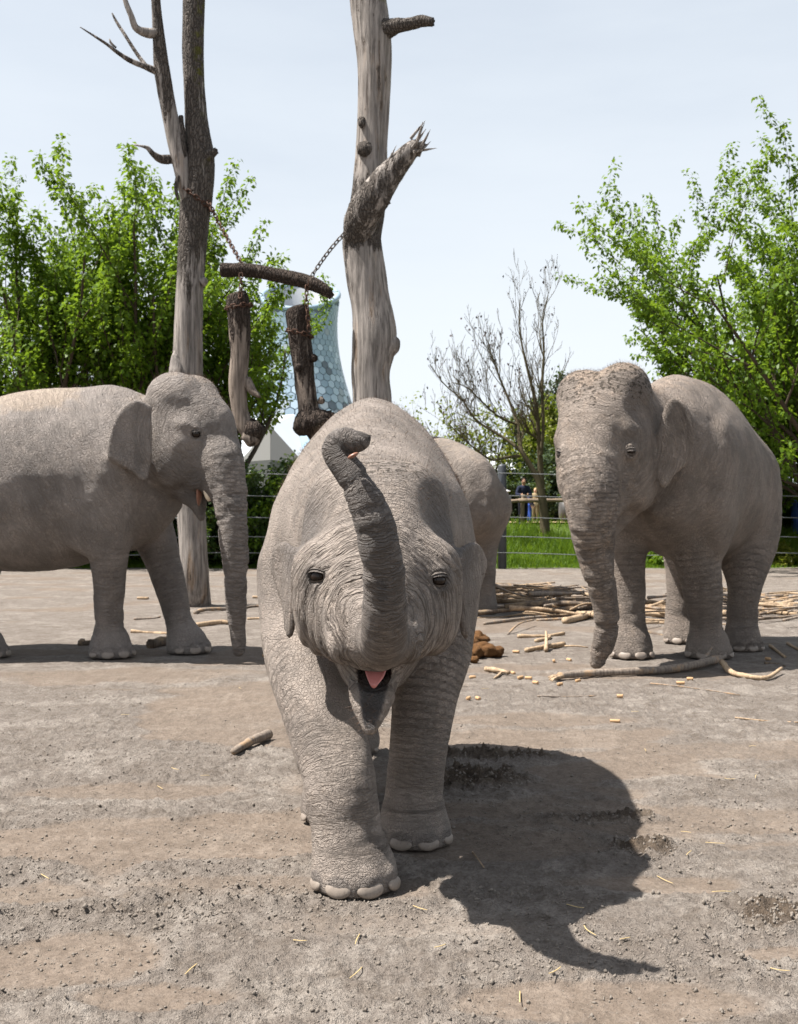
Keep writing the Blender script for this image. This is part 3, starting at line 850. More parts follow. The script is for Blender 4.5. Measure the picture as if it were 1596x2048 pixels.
    S.chain([(*at(699, 905, 3.175), 0.011), (*at(706, 903, 3.175), 0.012), (*at(716, 898, 3.175), 0.008)], 6, 0.011, cut=True)  # nostrils
    # ears laid back along the neck
    for sx, (ou, ov) in ((-1, (0.0, 0.0)), (1, (0.012, -0.01))):
        o = CC + (np.array([cx + sx * 0.30, 4.30, 1.19]) - CC) * HS
        S.plate(o, (sx * 0.42, 1, -0.05), (0, 0, 1), np.array([(-0.03, -0.06), (0.07, -0.01), (0.18, 0.0), (0.26, -0.07), (0.21, -0.15), (0.12, -0.24), (0.045, -0.345), (0.012, -0.33), (0.0, -0.20), (-0.03, -0.12)]),
                0.0145, bend=(sx * 0.25, sx * 0.2, 0), k=0.035)
    # front legs
    QL = S.chain([(-0.38, 4.78, 1.02, 0.21), (*at(618, 1290, 4.55), 0.185), (*at(636, 1385, 4.33), 0.158), (*at(662, 1490, 4.15), 0.137), (*at(679, 1570, 4.05), 0.133), (*at(690, 1640, 4.02), 0.126), (*at(699, 1705, 4.005), 0.124), (*at(704, 1740, 4.0), 0.128)], 40, 0.07)
    QR = S.chain([(0.14, 4.86, 1.02, 0.20), (*at(862, 1290, 4.72), 0.170), (*at(850, 1390, 4.62), 0.134), (*at(836, 1500, 4.56), 0.116), (*at(828, 1580, 4.545), 0.114), (*at(826, 1640, 4.54), 0.118), (*at(827, 1665, 4.54), 0.124)], 36, 0.07)
    fR, fL = np.array([-0.150, 3.99]), np.array([0.060, 4.53])
    for f, r in ((fR, 0.138), (fL, 0.134)):
        S.ell((f[0], f[1], 0.055), (r * 0.92, r * 0.94, 0.12), k=0.075)
        S.ell((f[0], f[1] - 0.02, 0.035), (r * 1.0, r * 1.0, 0.075), k=0.04)
        for a in np.radians((-152, -112, -70, -28)):
            S.ell((f[0] + math.cos(a) * r * 0.86, f[1] + math.sin(a) * r * 0.86, 0.045), (0.036, 0.036, 0.052), k=0.022)
    # hind legs
    QH = S.chain([(-0.40, 5.95, 1.02, 0.27), (-0.41, 5.62, 0.72, 0.21), (-0.36, 5.25, 0.44, 0.135), (-0.30, 4.98, 0.20, 0.115), (-0.285, 4.88, 0.10, 0.12)], 24, 0.08)
    S.ell((-0.285, 4.84, 0.05), (0.125, 0.13, 0.09), k=0.05)
    QK = S.chain([(0.12, 5.98, 1.02, 0.26), (0.02, 5.98, 0.70, 0.20), (-0.12, 6.12, 0.42, 0.135), (-0.22, 6.22, 0.18, 0.112), (-0.235, 6.23, 0.10, 0.12)], 24, 0.08)
    S.ell((-0.235, 6.21, 0.05), (0.125, 0.13, 0.09), k=0.05)
    # eyes: sockets and lids
    eyes = [eye_at(S, *surf(S, 633, 1152, 3.4, 4.4), 0.027), eye_at(S, *surf(S, 879, 1160, 3.4, 4.4), 0.027)]
    S.F = np.maximum(S.F, (0.004 - S.ax[2])[None, None, :])
    V, Q = S.mesh()
    V = relax(V, Q, 2, 0.45)
    N = S.normals(V)
    # ---- wrinkle directions
    base = CC + (np.array([-0.075, 3.90, 0.93]) - CC) * HS
    st, dt = along(V, Qt)
    legs = [along(V, q) for q in (QL, QR, QH, QK)]
    legs = [(s_ + np.clip(q[-1, 2] - V[:, 2], 0, 1), d_) for (s_, d_), q in zip(legs, (QL, QR, QH, QK))]
    rb = np.linalg.norm((V - base) * (1, 0.8, 1), axis=1)
    wt = sstep(0.03, 0.0, dt) * sstep(0.06, 0.16, st)
    head = sstep(0.62, 0.45, np.linalg.norm(V - np.array([cx, 3.96, 1.11]), axis=1)) * (1 - wt)
    low = sstep(0.95, 0.80, V[:, 2])
    wl = np.stack([np.maximum(sstep(0.05, 0.0, d), sstep(0.15, 0.08, d) * sstep(0.22, 0.14, V[:, 2])) * low for s, d in legs]); wl = wl * (1 - head) * (1 - wt)
    body = np.clip(1 - wt - head - wl.sum(0), 0, 1)
    tot = wt + head + wl.sum(0) + body + 1e-6
    ring = (wt * (st * 1.0) + head * rb + sum(w * s for w, (s, d) in zip(wl, legs)) + body * (0.4 + (V[:, 1] - 5.2) * 0.6 + 0.3 * np.abs(V[:, 0]))) / tot
    mx = np.maximum.reduce([wt, head, wl.max(0), body]) / tot
    ringw = (wt * 0.95 + head * (0.62 + 0.5 * sstep(0.40, 0.25, rb)) + wl.sum(0) * 0.62 + body * 0.34) / tot * sstep(0.82, 0.98, mx)
    leg = wl.sum(0)
    ringw = ringw * (1 - leg * 0.65 * sstep(0.17, 0.07, V[:, 2]))
    knee = leg * sstep(0.07, 0.17, V[:, 2]) * (0.20 + 0.65 * sstep(0.10, 0.2, V[:, 2]) * sstep(0.5, 0.34, V[:, 2]))
    V = fold_disp(V, N, ring, wt * 0.9 * sstep(0.3, 0.5, st), 0.0045, 30.0, 3)
    V = fold_disp(V, N, ring, knee, 0.0065, 15.0, 8)
    V = fold_disp(V, N, ring, head * sstep(0.10, 0.16, rb) * sstep(0.44, 0.30, rb), 0.0068, 24.0, 11)
    V = V + N * ((fbm(V * 7.0, 3, 5) - 0.5) * 0.010)[:, None]
    V[:, 2] = np.where(V[:, 2] < 0.012, np.maximum(V[:, 2], 0.004), V[:, 2])
    # ---- pigment: blue-grey trunk, darker temples and ear edges
    dark = wt * (0.35 + 0.65 * sstep(0.22, 0.75, st)) * 0.86
    for sx in (-1, 1):
        dark = np.maximum(dark, 0.80 * sstep(0.19, 0.06, np.linalg.norm((V - np.array([cx + sx * 0.285, 4.06, 1.23])) * (1, 0.8, 0.62), axis=1)))
    for q in (at(764, 1172, 3.215), at(765, 1195, 3.225)):      # two wet spots on the trunk
        dark = np.maximum(dark, 1.6 * sstep(0.018, 0.010, np.linalg.norm((V - q) * (1, 0.5, 1), axis=1)))
    up = N[:, 2]
    dust = 0.30 * sstep(0.3, 0.9, up) * sstep(1.2, 1.5, V[:, 2]) + 0.22 * leg + 0.12 * head
    mud = 0.66 * sstep(1.35, 1.5, V[:, 2]) * sstep(0.4, 0.9, up) + 0.52 * head * sstep(1.12, 1.25, V[:, 2])
    dark = np.maximum(dark, 1.3 * sstep(0.012, 0.003, along(V, Qg)[1]))  # inside of the gape: mouth shade painted into the skin colour
    for e in eyes: dark = np.maximum(dark, 0.5 * sstep(0.075, 0.035, np.linalg.norm(V - e[0], axis=1)))
    for f, rr in ((fR, 0.150), (fL, 0.146)):        # dark cuticles above the nails
        for i in range(4):
            a = -math.pi / 2 + 2.164 * (i / 3 - 0.5)
            q = (V - np.array([f[0] + math.cos(a) * rr, f[1] + math.sin(a) * rr, 0.040])); tq = q[:, 0] * -math.sin(a) + q[:, 1] * math.cos(a)
            e_ = np.sqrt((tq / 0.049) ** 2 + (q[:, 2] / 0.038) ** 2 + ((q[:, 0] * math.cos(a) + q[:, 1] * math.sin(a)) / 0.07) ** 2)
            dark = np.maximum(dark, 0.55 * sstep(1.12, 0.95, e_))
    body_o = mesh_np('body', V - inv, Q, skin_material('calf_skin', 0.55, base=(0.258, 0.219, 0.188), bump=1.0), root, attrs=dict(ring=ring, ringw=ringw, dark=dark, dust=dust, mud=mud))
    tag(body_o, 'wrinkled grey-brown calf skin with a darker blue-grey trunk')
    for e in eyes: add_eye(root, inv, e, body_o.data.materials[0])
    v, f = ball(at(706, 911, 3.182) - inv, (0.017, 0.012, 0.006), frame((0.9, 0, 0.45)), 14, 8); mesh_np('nostril_lining', v, f, LINING, root)
    # tongue
    n_ = 12; TV = []
    def CCs(p):
        p = crom(p, n_); p[:, :3] = CC + (p[:, :3] - CC) * HS; p[:, 3] *= HS
        return p
    Tc = CCs([(cx, 4.02, 0.795, 0.036), (cx + 0.002, 3.93, 0.775, 0.040), (cx + 0.0, 3.875, 0.750, 0.032), (-0.084, 3.85, 0.722, 0.014)])
    for c in Tc:
        for i in range(12):
            a = 2 * math.pi * i / 12
            TV.append((c[0] + math.cos(a) * c[3], c[1] + 0.3 * math.sin(a) * c[3], c[2] + (0.55 * math.sin(a) - 0.25 * math.cos(a) ** 2 * 0) * c[3] + 0.004 * math.cos(2 * a)))
    F = [(j * 12 + i, j * 12 + (i + 1) % 12, (j + 1) * 12 + (i + 1) % 12, (j + 1) * 12 + i) for j in range(n_ - 1) for i in range(12)]
    F = F + [tuple(range(11, -1, -1)), tuple((n_ - 1) * 12 + i for i in range(12))]
    mesh_np('tongue', np.array(TV) - inv, F, TONGUE, root)
    fd = (0.0, -1.0)
    nails(root, fR - inv[:2], fd, 0.152, 4, 0.043, 2.164, 0.036)
    nails(root, fL - inv[:2], fd, 0.148, 4, 0.041, 2.164, 0.035)
    nails(root, np.array([-0.285, 4.84]) - inv[:2], fd, 0.122, 4, 0.033, 2.3, 0.032)
    nails(root, np.array([-0.235, 6.21]) - inv[:2], fd, 0.122, 4, 0.033, 2.3, 0.032)
    hw = sstep(1.2, 1.5, V[:, 2]) * (0.3 + sstep(0.0, 0.5, up)) + 0.35 * head + 0.04
    hw *= (1 - wt)
    body_hair(V - inv, N, hw, 8500, 0.021, 0.0005, root, 4)
    body_hair(V - inv, N, sstep(0.08, 0.03, np.linalg.norm(V - np.array([-0.095, 3.64, 0.64]), axis=1)) + 1e-7, 160, 0.04, 0.0005, root, 5)
    return root
calf = build_calf()
def build_left():
    org = np.array([-2.7, 10.45, 0.0])
    root = empty('elephant', org)
    tag(root, 'grown elephant in profile with a tusk stub, its trunk hanging straight to the ground', 'elephant')
    S = Sculpt((-5.1, 9.45, -0.04), (-1.22, 11.35, 2.66), 0.0175)
    h = np.array([1.0, -0.06, 0]); h /= np.linalg.norm(h); lf = np.array([-h[1], h[0], 0])
    S.loft(org, h, [(-2.10, 0, 1.75, 1.55, 1.35, 0.06), (-1.98, 0, 1.90, 1.5, 1.15, 0.30), (-1.65, 0, 2.09, 1.55, 0.92, 0.54), (-1.2, 0, 2.27, 1.6, 0.80, 0.66), (-0.7, 0, 2.40, 1.6, 0.75, 0.69),
                    (-0.25, 0, 2.43, 1.6, 0.80, 0.64), (0.1, 0, 2.45, 1.62, 0.90, 0.54), (0.40, 0, 2.36, 1.65, 1.02, 0.42), (0.62, 0, 2.2, 1.65, 1.18, 0.28), (0.74, 0, 1.9, 1.62, 1.35, 0.06)], 0.03, 1.72, 2.1)
    S.chain([(*(org + h * 0.1 + (0, 0, 1.80)), 0.48), (*(org + h * 0.40 + (0, 0, 1.86)), 0.40), (*(org + h * 0.72 + lf * -0.05 + (0, 0, 1.92)), 0.34)], 10, 0.12)
    S.ell(org + h * 0.02 + lf * -0.43 + (0, 0, 1.52), (0.28, 0.16, 0.60), frame(h), 0.10)      # near shoulder blade
    S.ell(org + h * 0.12 + lf * 0.46 + (0, 0, 1.55), (0.30, 0.17, 0.62), frame(h), 0.10)
    hc = at(372, 868, 10.22)
    ang = R(-24); H = frame((math.cos(ang), math.sin(ang), -0.06))
    P = head_rig(S, hc, H, 1.0, True, 0.09, 0.455)
    Qt = S.chain([(*P(0.17, 0, 0.02), 0.20), (*P(0.30, 0, -0.15), 0.205), (*at(444, 920, 10.0), 0.190), (*at(452, 955, 9.97), 0.172), (*at(460, 1000, 9.95), 0.150), (*at(467, 1065, 9.93), 0.127), (*at(471, 1140, 9.95), 0.107), (*at(473, 1200, 9.97), 0.095), (*at(475, 1250, 10.0), 0.078), (*at(479, 1290, 10.02), 0.062), (*at(478, 1302, 10.02), 0.056)], 66, 0.09)
    # gape behind the trunk
    S.chain([(*P(0.215, -0.10, -0.38), 0.035), (*P(0.235, -0.03, -0.52), 0.040), (*P(0.27, 0, -0.70), 0.045)], 8, 0.03, cut=True)
    for y in (-1, 1):
        o = at(300, 868, 9.84) if y < 0 else P(-0.25, 0.36, -0.02)
        ub = np.array([-1, -0.26, 0.0]) if y < 0 else -H[:, 0] * 0.80 + H[:, 1] * 0.70
        S.plate(o, ub, H[:, 2], np.array([(-0.02, 0.24), (0.12, 0.29), (0.25, 0.21), (0.33, 0.03), (0.37, -0.16), (0.35, -0.21), (0.25, -0.26), (0.15, -0.33), (0.07, -0.41), (0.02, -0.40), (-0.01, -0.28), (-0.02, 0.0)]),
                0.021, bend=(y * -0.10, y * 0.12, 0), k=0.04, ripple=(0.006, 34))
    LA = S.chain([(*at(235, 930, 10.12), 0.30), (*at(226, 1030, 10.1), 0.215), (*at(219, 1110, 10.13), 0.165), (*at(219, 1190, 10.2), 0.138), (*at(219, 1250, 10.25), 0.126), (*at(221, 1285, 10.28), 0.14)], 30, 0.09)
    LB = S.chain([(*at(262, 950, 10.85), 0.30), (*at(300, 1050, 10.78), 0.215), (*at(325, 1120, 10.72), 0.170), (*at(346, 1195, 10.66), 0.136), (*at(360, 1250, 10.62), 0.128), (*at(370, 1280, 10.6), 0.14)], 30, 0.09)
    LC = S.chain([(-4.25, 10.25, 1.45, 0.42), (-4.15, 10.15, 1.0, 0.30), (-3.98, 10.2, 0.6, 0.19), (-3.80, 10.25, 0.25, 0.15), (-3.72, 10.27, 0.14, 0.15)], 24, 0.1)
    LD = S.chain([(-4.20, 10.85, 1.45, 0.40), (-3.98, 10.85, 1.0, 0.28), (-4.02, 10.85, 0.6, 0.18), (-4.30, 10.85, 0.22, 0.15), (-4.34, 10.85, 0.14, 0.15)], 24, 0.1)
    S.chain([(-4.72, 10.5, 1.75, 0.06), (-4.86, 10.5, 1.3, 0.04), (-4.88, 10.5, 0.7, 0.025)], 8, 0.05)
    feet = [(np.array([(222 - 798) / FPX * 10.27, 10.27]), 0.185, (0.45, -0.9)), (np.array([(376 - 798) / FPX * 10.6, 10.6]), 0.185, (0.75, -0.66)), (np.array([-3.68, 10.28]), 0.17, (0.9, -0.4)), (np.array([-4.34, 10.85]), 0.17, (0.9, -0.4))]
    for f, r, d in feet: foot(S, f, r, d)
    e = eye_at(S, *surf(S, 392, 868, 9.4, 10.6), 0.042)
    e2 = eye_at(S, P(0.135, 0.30, -0.005), H[:, 1], 0.042)
    def dustf(V, up, head, wt, lg):
        return 0.95 * sstep(0.35, 0.85, up) * sstep(-2.6, -3.1, V[:, 0]) * sstep(2.0, 2.3, V[:, 2]) + 0.45 * head * sstep(0.2, 0.8, up) + 0.18 * lg + 0.3 * wt * sstep(0.6, 0.1, V[:, 2])
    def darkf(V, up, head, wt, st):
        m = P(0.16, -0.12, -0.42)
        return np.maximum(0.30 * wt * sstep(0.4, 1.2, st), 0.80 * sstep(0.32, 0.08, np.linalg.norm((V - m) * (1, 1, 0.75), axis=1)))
    mat = skin_material('left_elephant_skin', 1.0, base=(0.222, 0.194, 0.173), bump=0.9)
    o, V, N, head, up = finish_adult(S, root, org, [LA, LB, LC, LD], Qt, hc, mat, 21, 1.0, dustf, darkf, None, 1.0, h)
    for q in (e, e2): add_eye(root, org, q, mat)
    for f, r, d in feet: nails(root, f - org[:2], d, r * 1.13, 4, r * 0.27, 2.1, r * 0.25)
    # tusk stub at the near lip
    T = crom([(*P(0.26, -0.125, -0.38), 0.034), (*P(0.305, -0.135, -0.46), 0.034), (*P(0.335, -0.145, -0.54), 0.030), (*P(0.35, -0.148, -0.575), 0.015)], 10)
    mesh_np('tusk', *tube(T - np.r_[org, 0], 14), IVORY, root)
    v, f = ball(P(0.20, -0.085, -0.50) - org, (0.018, 0.040, 0.13), frame(H[:, 0], H[:, 2]), 14, 10); mesh_np('mouth_lining', v, f, LINING, root)
    body_hair(V - org, N, head * sstep(0.2, 0.9, up) + 0.25 * sstep(0.5, 1, up) * sstep(2.2, 2.4, V[:, 2]) + 1e-6, 2500, 0.035, 0.0007, root, 6)
    return root

def build_right():
    org = np.array([2.5, 10.35, 0.0])
    root = empty('elephant', org)
    tag(root, 'grown elephant standing three-quarter on with mud-flecked domed head, trunk reaching down to a long stick', 'elephant')
    S = Sculpt((1.15, 8.85, -0.04), (4.05, 12.35, 2.75), 0.0175)
    h = np.array([-0.5, -0.866, 0]); lf = np.array([-h[1], h[0], 0])
    S.loft(org, h, [(-1.80, 0.0, 1.75, 1.5, 1.3, 0.06), (-1.68, 0, 2.02, 1.5, 1.15, 0.34), (-1.40, 0, 2.26, 1.5, 0.95, 0.56), (-1.0, 0, 2.44, 1.52, 0.86, 0.615), (-0.55, 0, 2.53, 1.55, 0.84, 0.635),
                    (-0.15, 0, 2.53, 1.6, 0.86, 0.59), (0.15, 0, 2.50, 1.62, 0.92, 0.50), (0.4, 0, 2.38, 1.62, 1.02, 0.40), (0.60, 0, 2.15, 1.6, 1.2, 0.26), (0.72, 0, 1.9, 1.6, 1.3, 0.06)], 0.03, 1.8, 2.1)
    S.ell(org + h * 0.1 + lf * -0.40 + (0, 0, 1.5), (0.28, 0.17, 0.6), frame(h), 0.10)
    S.ell(org + h * 0.1 + lf * 0.40 + (0, 0, 1.5), (0.28, 0.17, 0.6), frame(h), 0.10)
    hc = at(1212, 890, 9.62)
    H = frame((-0.56, -0.83, -0.05), (-0.07, 0.05, 1))
    S.chain([(*(org + h * 0.1 + (0, 0, 1.80)), 0.50), (*(org + h * 0.4 + (-0.08, 0.03, 1.80)), 0.39), (*(hc - H[:, 0] * 0.15 + (0, 0, -0.02)), 0.34)], 10, 0.12)
    s = 1.19
    P = head_rig(S, hc, H, s)
    S.chain([(*P(-0.18, 0, 0.20), 0.27), (*(org + h * 0.38 + (0, 0, 2.06)), 0.30), (*(org + h * 0.05 + (0, 0, 2.16)), 0.30)], 10, 0.14)      # nape
    for y in (-1, 1): S.ell(P(-0.03, y * 0.165, 0.42), (0.17 * s, 0.125 * s, 0.125 * s), H, 0.10)
    Qt = S.chain([(*P(0.16, 0, -0.02), 0.28), (*at(1178, 940, 9.30), 0.255), (*at(1182, 990, 9.22), 0.226), (*at(1185, 1050, 9.22), 0.185), (*at(1190, 1100, 9.26), 0.152), (*at(1198, 1150, 9.28), 0.130), (*at(1210, 1200, 9.32), 0.112), (*at(1213, 1250, 9.36), 0.102), (*at(1205, 1295, 9.40), 0.094), (*at(1196, 1322, 9.42), 0.075)], 70, 0.06)
    S.chain([(*at(1196, 1316, 9.40), 0.03), (*at(1194, 1331, 9.39), 0.010)], 5, 0.03)
    o = at(1318, 884, 9.42)
    S.plate(o, (0.99, 0.10, 0.0), (0, 0, 1), np.array([(0.06, 0.33), (0.12, 0.365), (0.24, 0.29), (0.30, 0.13), (0.285, -0.06), (0.245, -0.18), (0.14, -0.27), (0.075, -0.36), (0.018, -0.385), (-0.02, -0.27), (-0.035, -0.08), (0.0, 0.13)]),
            0.022, bend=(0.12, 0.05, 0.15), k=0.045, ripple=(0.008, 24))
    o2 = P(-0.18, -0.33, -0.06)
    S.plate(o2, -H[:, 0] * 0.95 - H[:, 1] * 0.22, H[:, 2], np.array([(-0.02, 0.24), (0.12, 0.29), (0.25, 0.21), (0.33, 0.03), (0.37, -0.16), (0.25, -0.26), (0.07, -0.38), (0.02, -0.36), (-0.01, -0.2), (-0.02, 0.0)]), 0.021, bend=(-0.3, 0, 0), k=0.05)
    LA = S.chain([(*at(1262, 950, 10.35), 0.25), (*at(1255, 1050, 10.3), 0.20), (*at(1255, 1120, 10.28), 0.165), (*at(1260, 1190, 10.27), 0.143), (*at(1262, 1245, 10.26), 0.135), (*at(1264, 1285, 10.25), 0.15)], 30, 0.09)
    LB = S.chain([(*at(1395, 940, 10.25), 0.30), (*at(1385, 1040, 10.15), 0.225), (*at(1393, 1105, 10.15), 0.205), (*at(1405, 1185, 10.17), 0.172), (*at(1412, 1245, 10.2), 0.145), (*at(1415, 1285, 10.22), 0.155)], 30, 0.09)
    LC = S.chain([(3.26, 11.25, 1.60, 0.46), (3.33, 11.10, 1.1, 0.33), (3.27, 10.88, 0.62, 0.165), (3.23, 10.85, 0.28, 0.142), (3.22, 10.83, 0.14, 0.15)], 24, 0.1)
    LD = S.chain([(2.90, 11.45, 1.40, 0.38), (2.86, 11.40, 1.0, 0.26), (2.82, 11.42, 0.6, 0.165), (2.80, 11.45, 0.25, 0.142), (2.80, 11.44, 0.14, 0.15)], 24, 0.1)
    S.chain([(3.36, 11.85, 1.8, 0.06), (3.42, 11.95, 1.3, 0.04), (3.42, 11.95, 0.7, 0.025)], 8, 0.05)
    fd = (-0.12, -1.0)
    feet = [(np.array([(1262 - 798) / FPX * 10.25, 10.25]), 0.18, fd), (np.array([(1416 - 798) / FPX * 10.25, 10.25]), 0.19, fd), (np.array([3.23, 10.80]), 0.165, fd), (np.array([2.80, 11.40]), 0.165, fd)]
    for f, r, d in feet: foot(S, f, r, d)
    e = eye_at(S, *surf(S, 1262, 903, 8.9, 10.2), 0.037)
    e2 = eye_at(S, *surf(S, 1119, 905, 8.9, 10.4), 0.037)
    def dustf(V, up, head, wt, lg):
        return 0.55 * sstep(0.4, 0.9, up) * sstep(2.2, 2.45, V[:, 2]) + 0.30 * lg + 0.42 * wt + 0.35 * head
    def darkf(V, up, head, wt, st): return 0.25 * sstep(0.3, 0.1, np.linalg.norm(V - P(0.05, 0.34, 0.22), axis=1))
    def mudf(V, up, head):
        q = (V - hc) @ H
        return head * 1.15 * sstep(0.05, 0.55, q[:, 2]) * sstep(-0.35, -0.1, q[:, 0])
    mat = skin_material('right_elephant_skin', 0.95, base=(0.240, 0.200, 0.168), dust=(0.36, 0.28, 0.215), bump=1.1)
    o, V, N, head, up = finish_adult(S, root, org, [LA, LB, LC, LD], Qt, hc, mat, 41, s, dustf, darkf, mudf, 1.3, h)
    for q in (e, e2): add_eye(root, org, q, mat, (4, -20))
    for f, r, d in feet: nails(root, f - org[:2], d, r * 1.13, 4, r * 0.28, 2.1, r * 0.25)
    body_hair(V - org, N, head * sstep(0.3, 0.9, up) + 0.05 * sstep(0.5, 1, up) + 1e-6, 2500, 0.035, 0.0007, root, 7)
    return root

def build_far():
    org = np.array([0.05, 15.5, 0.0])
    root = empty('elephant', org)
    tag(root, 'elephant standing with its rump turned, mostly hidden behind the walking calf', 'elephant')
    S = Sculpt((-1.9, 13.6, -0.04), (1.7, 17.6, 2.55), 0.03)
    h = np.array([-0.6, 0.8, 0]); lf = np.array([-h[1], h[0], 0])
    S.loft(org, h, [(-1.80, 0.0, 1.65, 1.4, 1.2, 0.06), (-1.66, 0, 1.92, 1.4, 1.05, 0.32), (-1.35, 0, 2.10, 1.4, 0.85, 0.52), (-0.9, 0, 2.25, 1.42, 0.76, 0.60), (-0.45, 0, 2.30, 1.45, 0.74, 0.60),
                    (-0.1, 0, 2.26, 1.5, 0.78, 0.56), (0.2, 0, 2.22, 1.5, 0.86, 0.46), (0.5, 0, 2.1, 1.5, 1.0, 0.3), (0.65, 0, 1.8, 1.5, 1.2, 0.06)], 0.03, 1.85, 2.1)
    hc = org + h * 0.95 + (0, 0, 1.78); H = frame(h + np.array([0, 0, -0.1]))
    S.chain([(*(org + h * 0.1 + (0, 0, 1.65)), 0.46), (*(hc - h * 0.15), 0.36)], 8, 0.12)
    P = head_rig(S, hc, H, 0.95)
    Qt = S.chain([(*P(0.2, 0, -0.1), 0.21), (*P(0.38, 0, -0.5), 0.14), (*P(0.45, 0, -1.0), 0.11), (*P(0.5, 0, -1.4), 0.08), (*P(0.62, 0, -1.62), 0.06)], 40, 0.06)
    for y in (-1, 1):
        S.plate(P(-0.25, y * 0.31, 0), -H[:, 0] * 0.9 + H[:, 1] * y * 0.5, H[:, 2], np.array([(-0.02, 0.24), (0.12, 0.29), (0.25, 0.21), (0.33, 0.03), (0.37, -0.16), (0.25, -0.26), (0.07, -0.40), (0.0, -0.2), (-0.02, 0.0)]), 0.036, bend=(y * 0.35, 0, 0), k=0.05)
    legs, feet = [], []
    for t, y in ((0.1, -0.3), (0.25, 0.3), (-1.35, -0.27), (-1.2, 0.27)):
        b = org + h * t + lf * y; hind = t < -1
        legs.append(S.chain([(*(b + (0, 0, 1.35)), 0.36 if hind else 0.27), (*(b + h * (0.1 if hind else 0) + (0, 0, 0.95)), 0.26 if hind else 0.2), (*(b + (0, 0, 0.5)), 0.155), (*(b + (0, 0, 0.15)), 0.14)], 18, 0.1))
        feet.append((b[:2], 0.165, h[:2])); foot(S, b[:2], 0.165, h[:2])
    e = org - h * 1.52 + lf * 0.40
    S.chain([(*(e + (0, 0, 1.75)), 0.06), (*(e - h * 0.1 + (0, 0, 1.3)), 0.045), (*(e - h * 0.1 + (0, 0, 0.7)), 0.035)], 8, 0.05)
    es = [P(0.15, y * 0.28, 0) for y in (-1, 1)]
    es = [eye_at(S, q, H[:, 1] * y, 0.045) for q, y in zip(es, (-1, 1))]
    mat = skin_material('far_elephant_skin', 1.0, base=(0.22, 0.187, 0.16), bump=0.9)
    finish_adult(S, root, org, legs, Qt, hc, mat, 61, 1.0, lambda V, up, head, wt, lg: 0.55 * sstep(0.3, 0.9, up), None, None, 1.0, h)
    for q in es: add_eye(root, org, q, mat)
    for f, r, d in feet: nails(root, f - org[:2], d, r * 1.13, 4, r * 0.28, 2.1, r * 0.25)
    return root
build_left(); build_right(); build_far()
# ------------------------------------------------------------------ dead trees, hung logs, chains
def wood(name, bark=(0.075, 0.064, 0.055), bare=(0.285, 0.255, 0.230), tan=(0.30, 0.19, 0.105), moss=0.0, barkf=0.5):
    n = NT(name)
    p = n.coord(); bk = n.attr('bark')
    st = n.noise(n.mapping(p, (26, 26, 1.6)), 1.0, 5, 0.65)
    fib = n.noise(n.mapping(p, (90, 90, 4)), 1.0, 3, 0.6)
    blot = n.noise(n.mapping(p, (7, 7, 1.1)), 1.0, 6, 0.7)
    plate = n.voro(n.vm('ADD', n.mapping(p, (30, 30, 5)), n.vm('SCALE', n.node('ShaderNodeTexNoise', {'Vector': p, 'Scale': 9.0}).outputs['Color'], scale=2.2)), 1.0, 'DISTANCE_TO_EDGE')
    c1 = n.mix(n.mapr(st, 0.3, 0.7), tuple(x * 0.38 for x in bare), tuple(x * 1.12 for x in bare))
    c1 = n.mix(n.m('MULTIPLY', n.mapr(blot, 0.52, 0.72), 0.55), c1, tan)
    c1 = n.mix(n.m('MULTIPLY', n.mapr(n.noise(n.mapping(p, (12, 12, 0.9), loc=(3, 1, 7)), 1.0, 5, 0.7), 0.57, 0.66), 0.8), c1, (0.055, 0.042, 0.034))
    c2 = n.mix(n.mapr(plate, 0.0, 0.14), tuple(x * 0.5 for x in bark), n.mix(fib, bark, tuple(x * 1.9 for x in bark)))
    f = n.mapr(n.m('ADD', bk, n.m('MULTIPLY', n.m('SUBTRACT', blot, 0.5), 3.2)), 0.40, 0.60)
    c = n.mix(f, c1, c2)
    if moss: c = n.mix(n.m('MULTIPLY', n.mapr(n.noise(p, 6, 4, 0.7), 0.50, 0.62), n.attr('moss')), c, (0.085, 0.085, 0.012))
    h = n.m('ADD', n.m('MULTIPLY', st, 0.5), n.m('MULTIPLY', n.m('MULTIPLY', n.mapr(plate, 0, 0.25), f), 0.8))
    h = n.m('MULTIPLY_ADD', fib, 0.3, h)
    return n.done(c, 0.88, n.bump(h, 0.9, 0.03), 0.15)
DEAD = wood('dead_wood', moss=1)
LOG = wood('old_log_wood', bark=(0.040, 0.030, 0.024), bare=(0.24, 0.195, 0.160), tan=(0.20, 0.13, 0.085), moss=1)

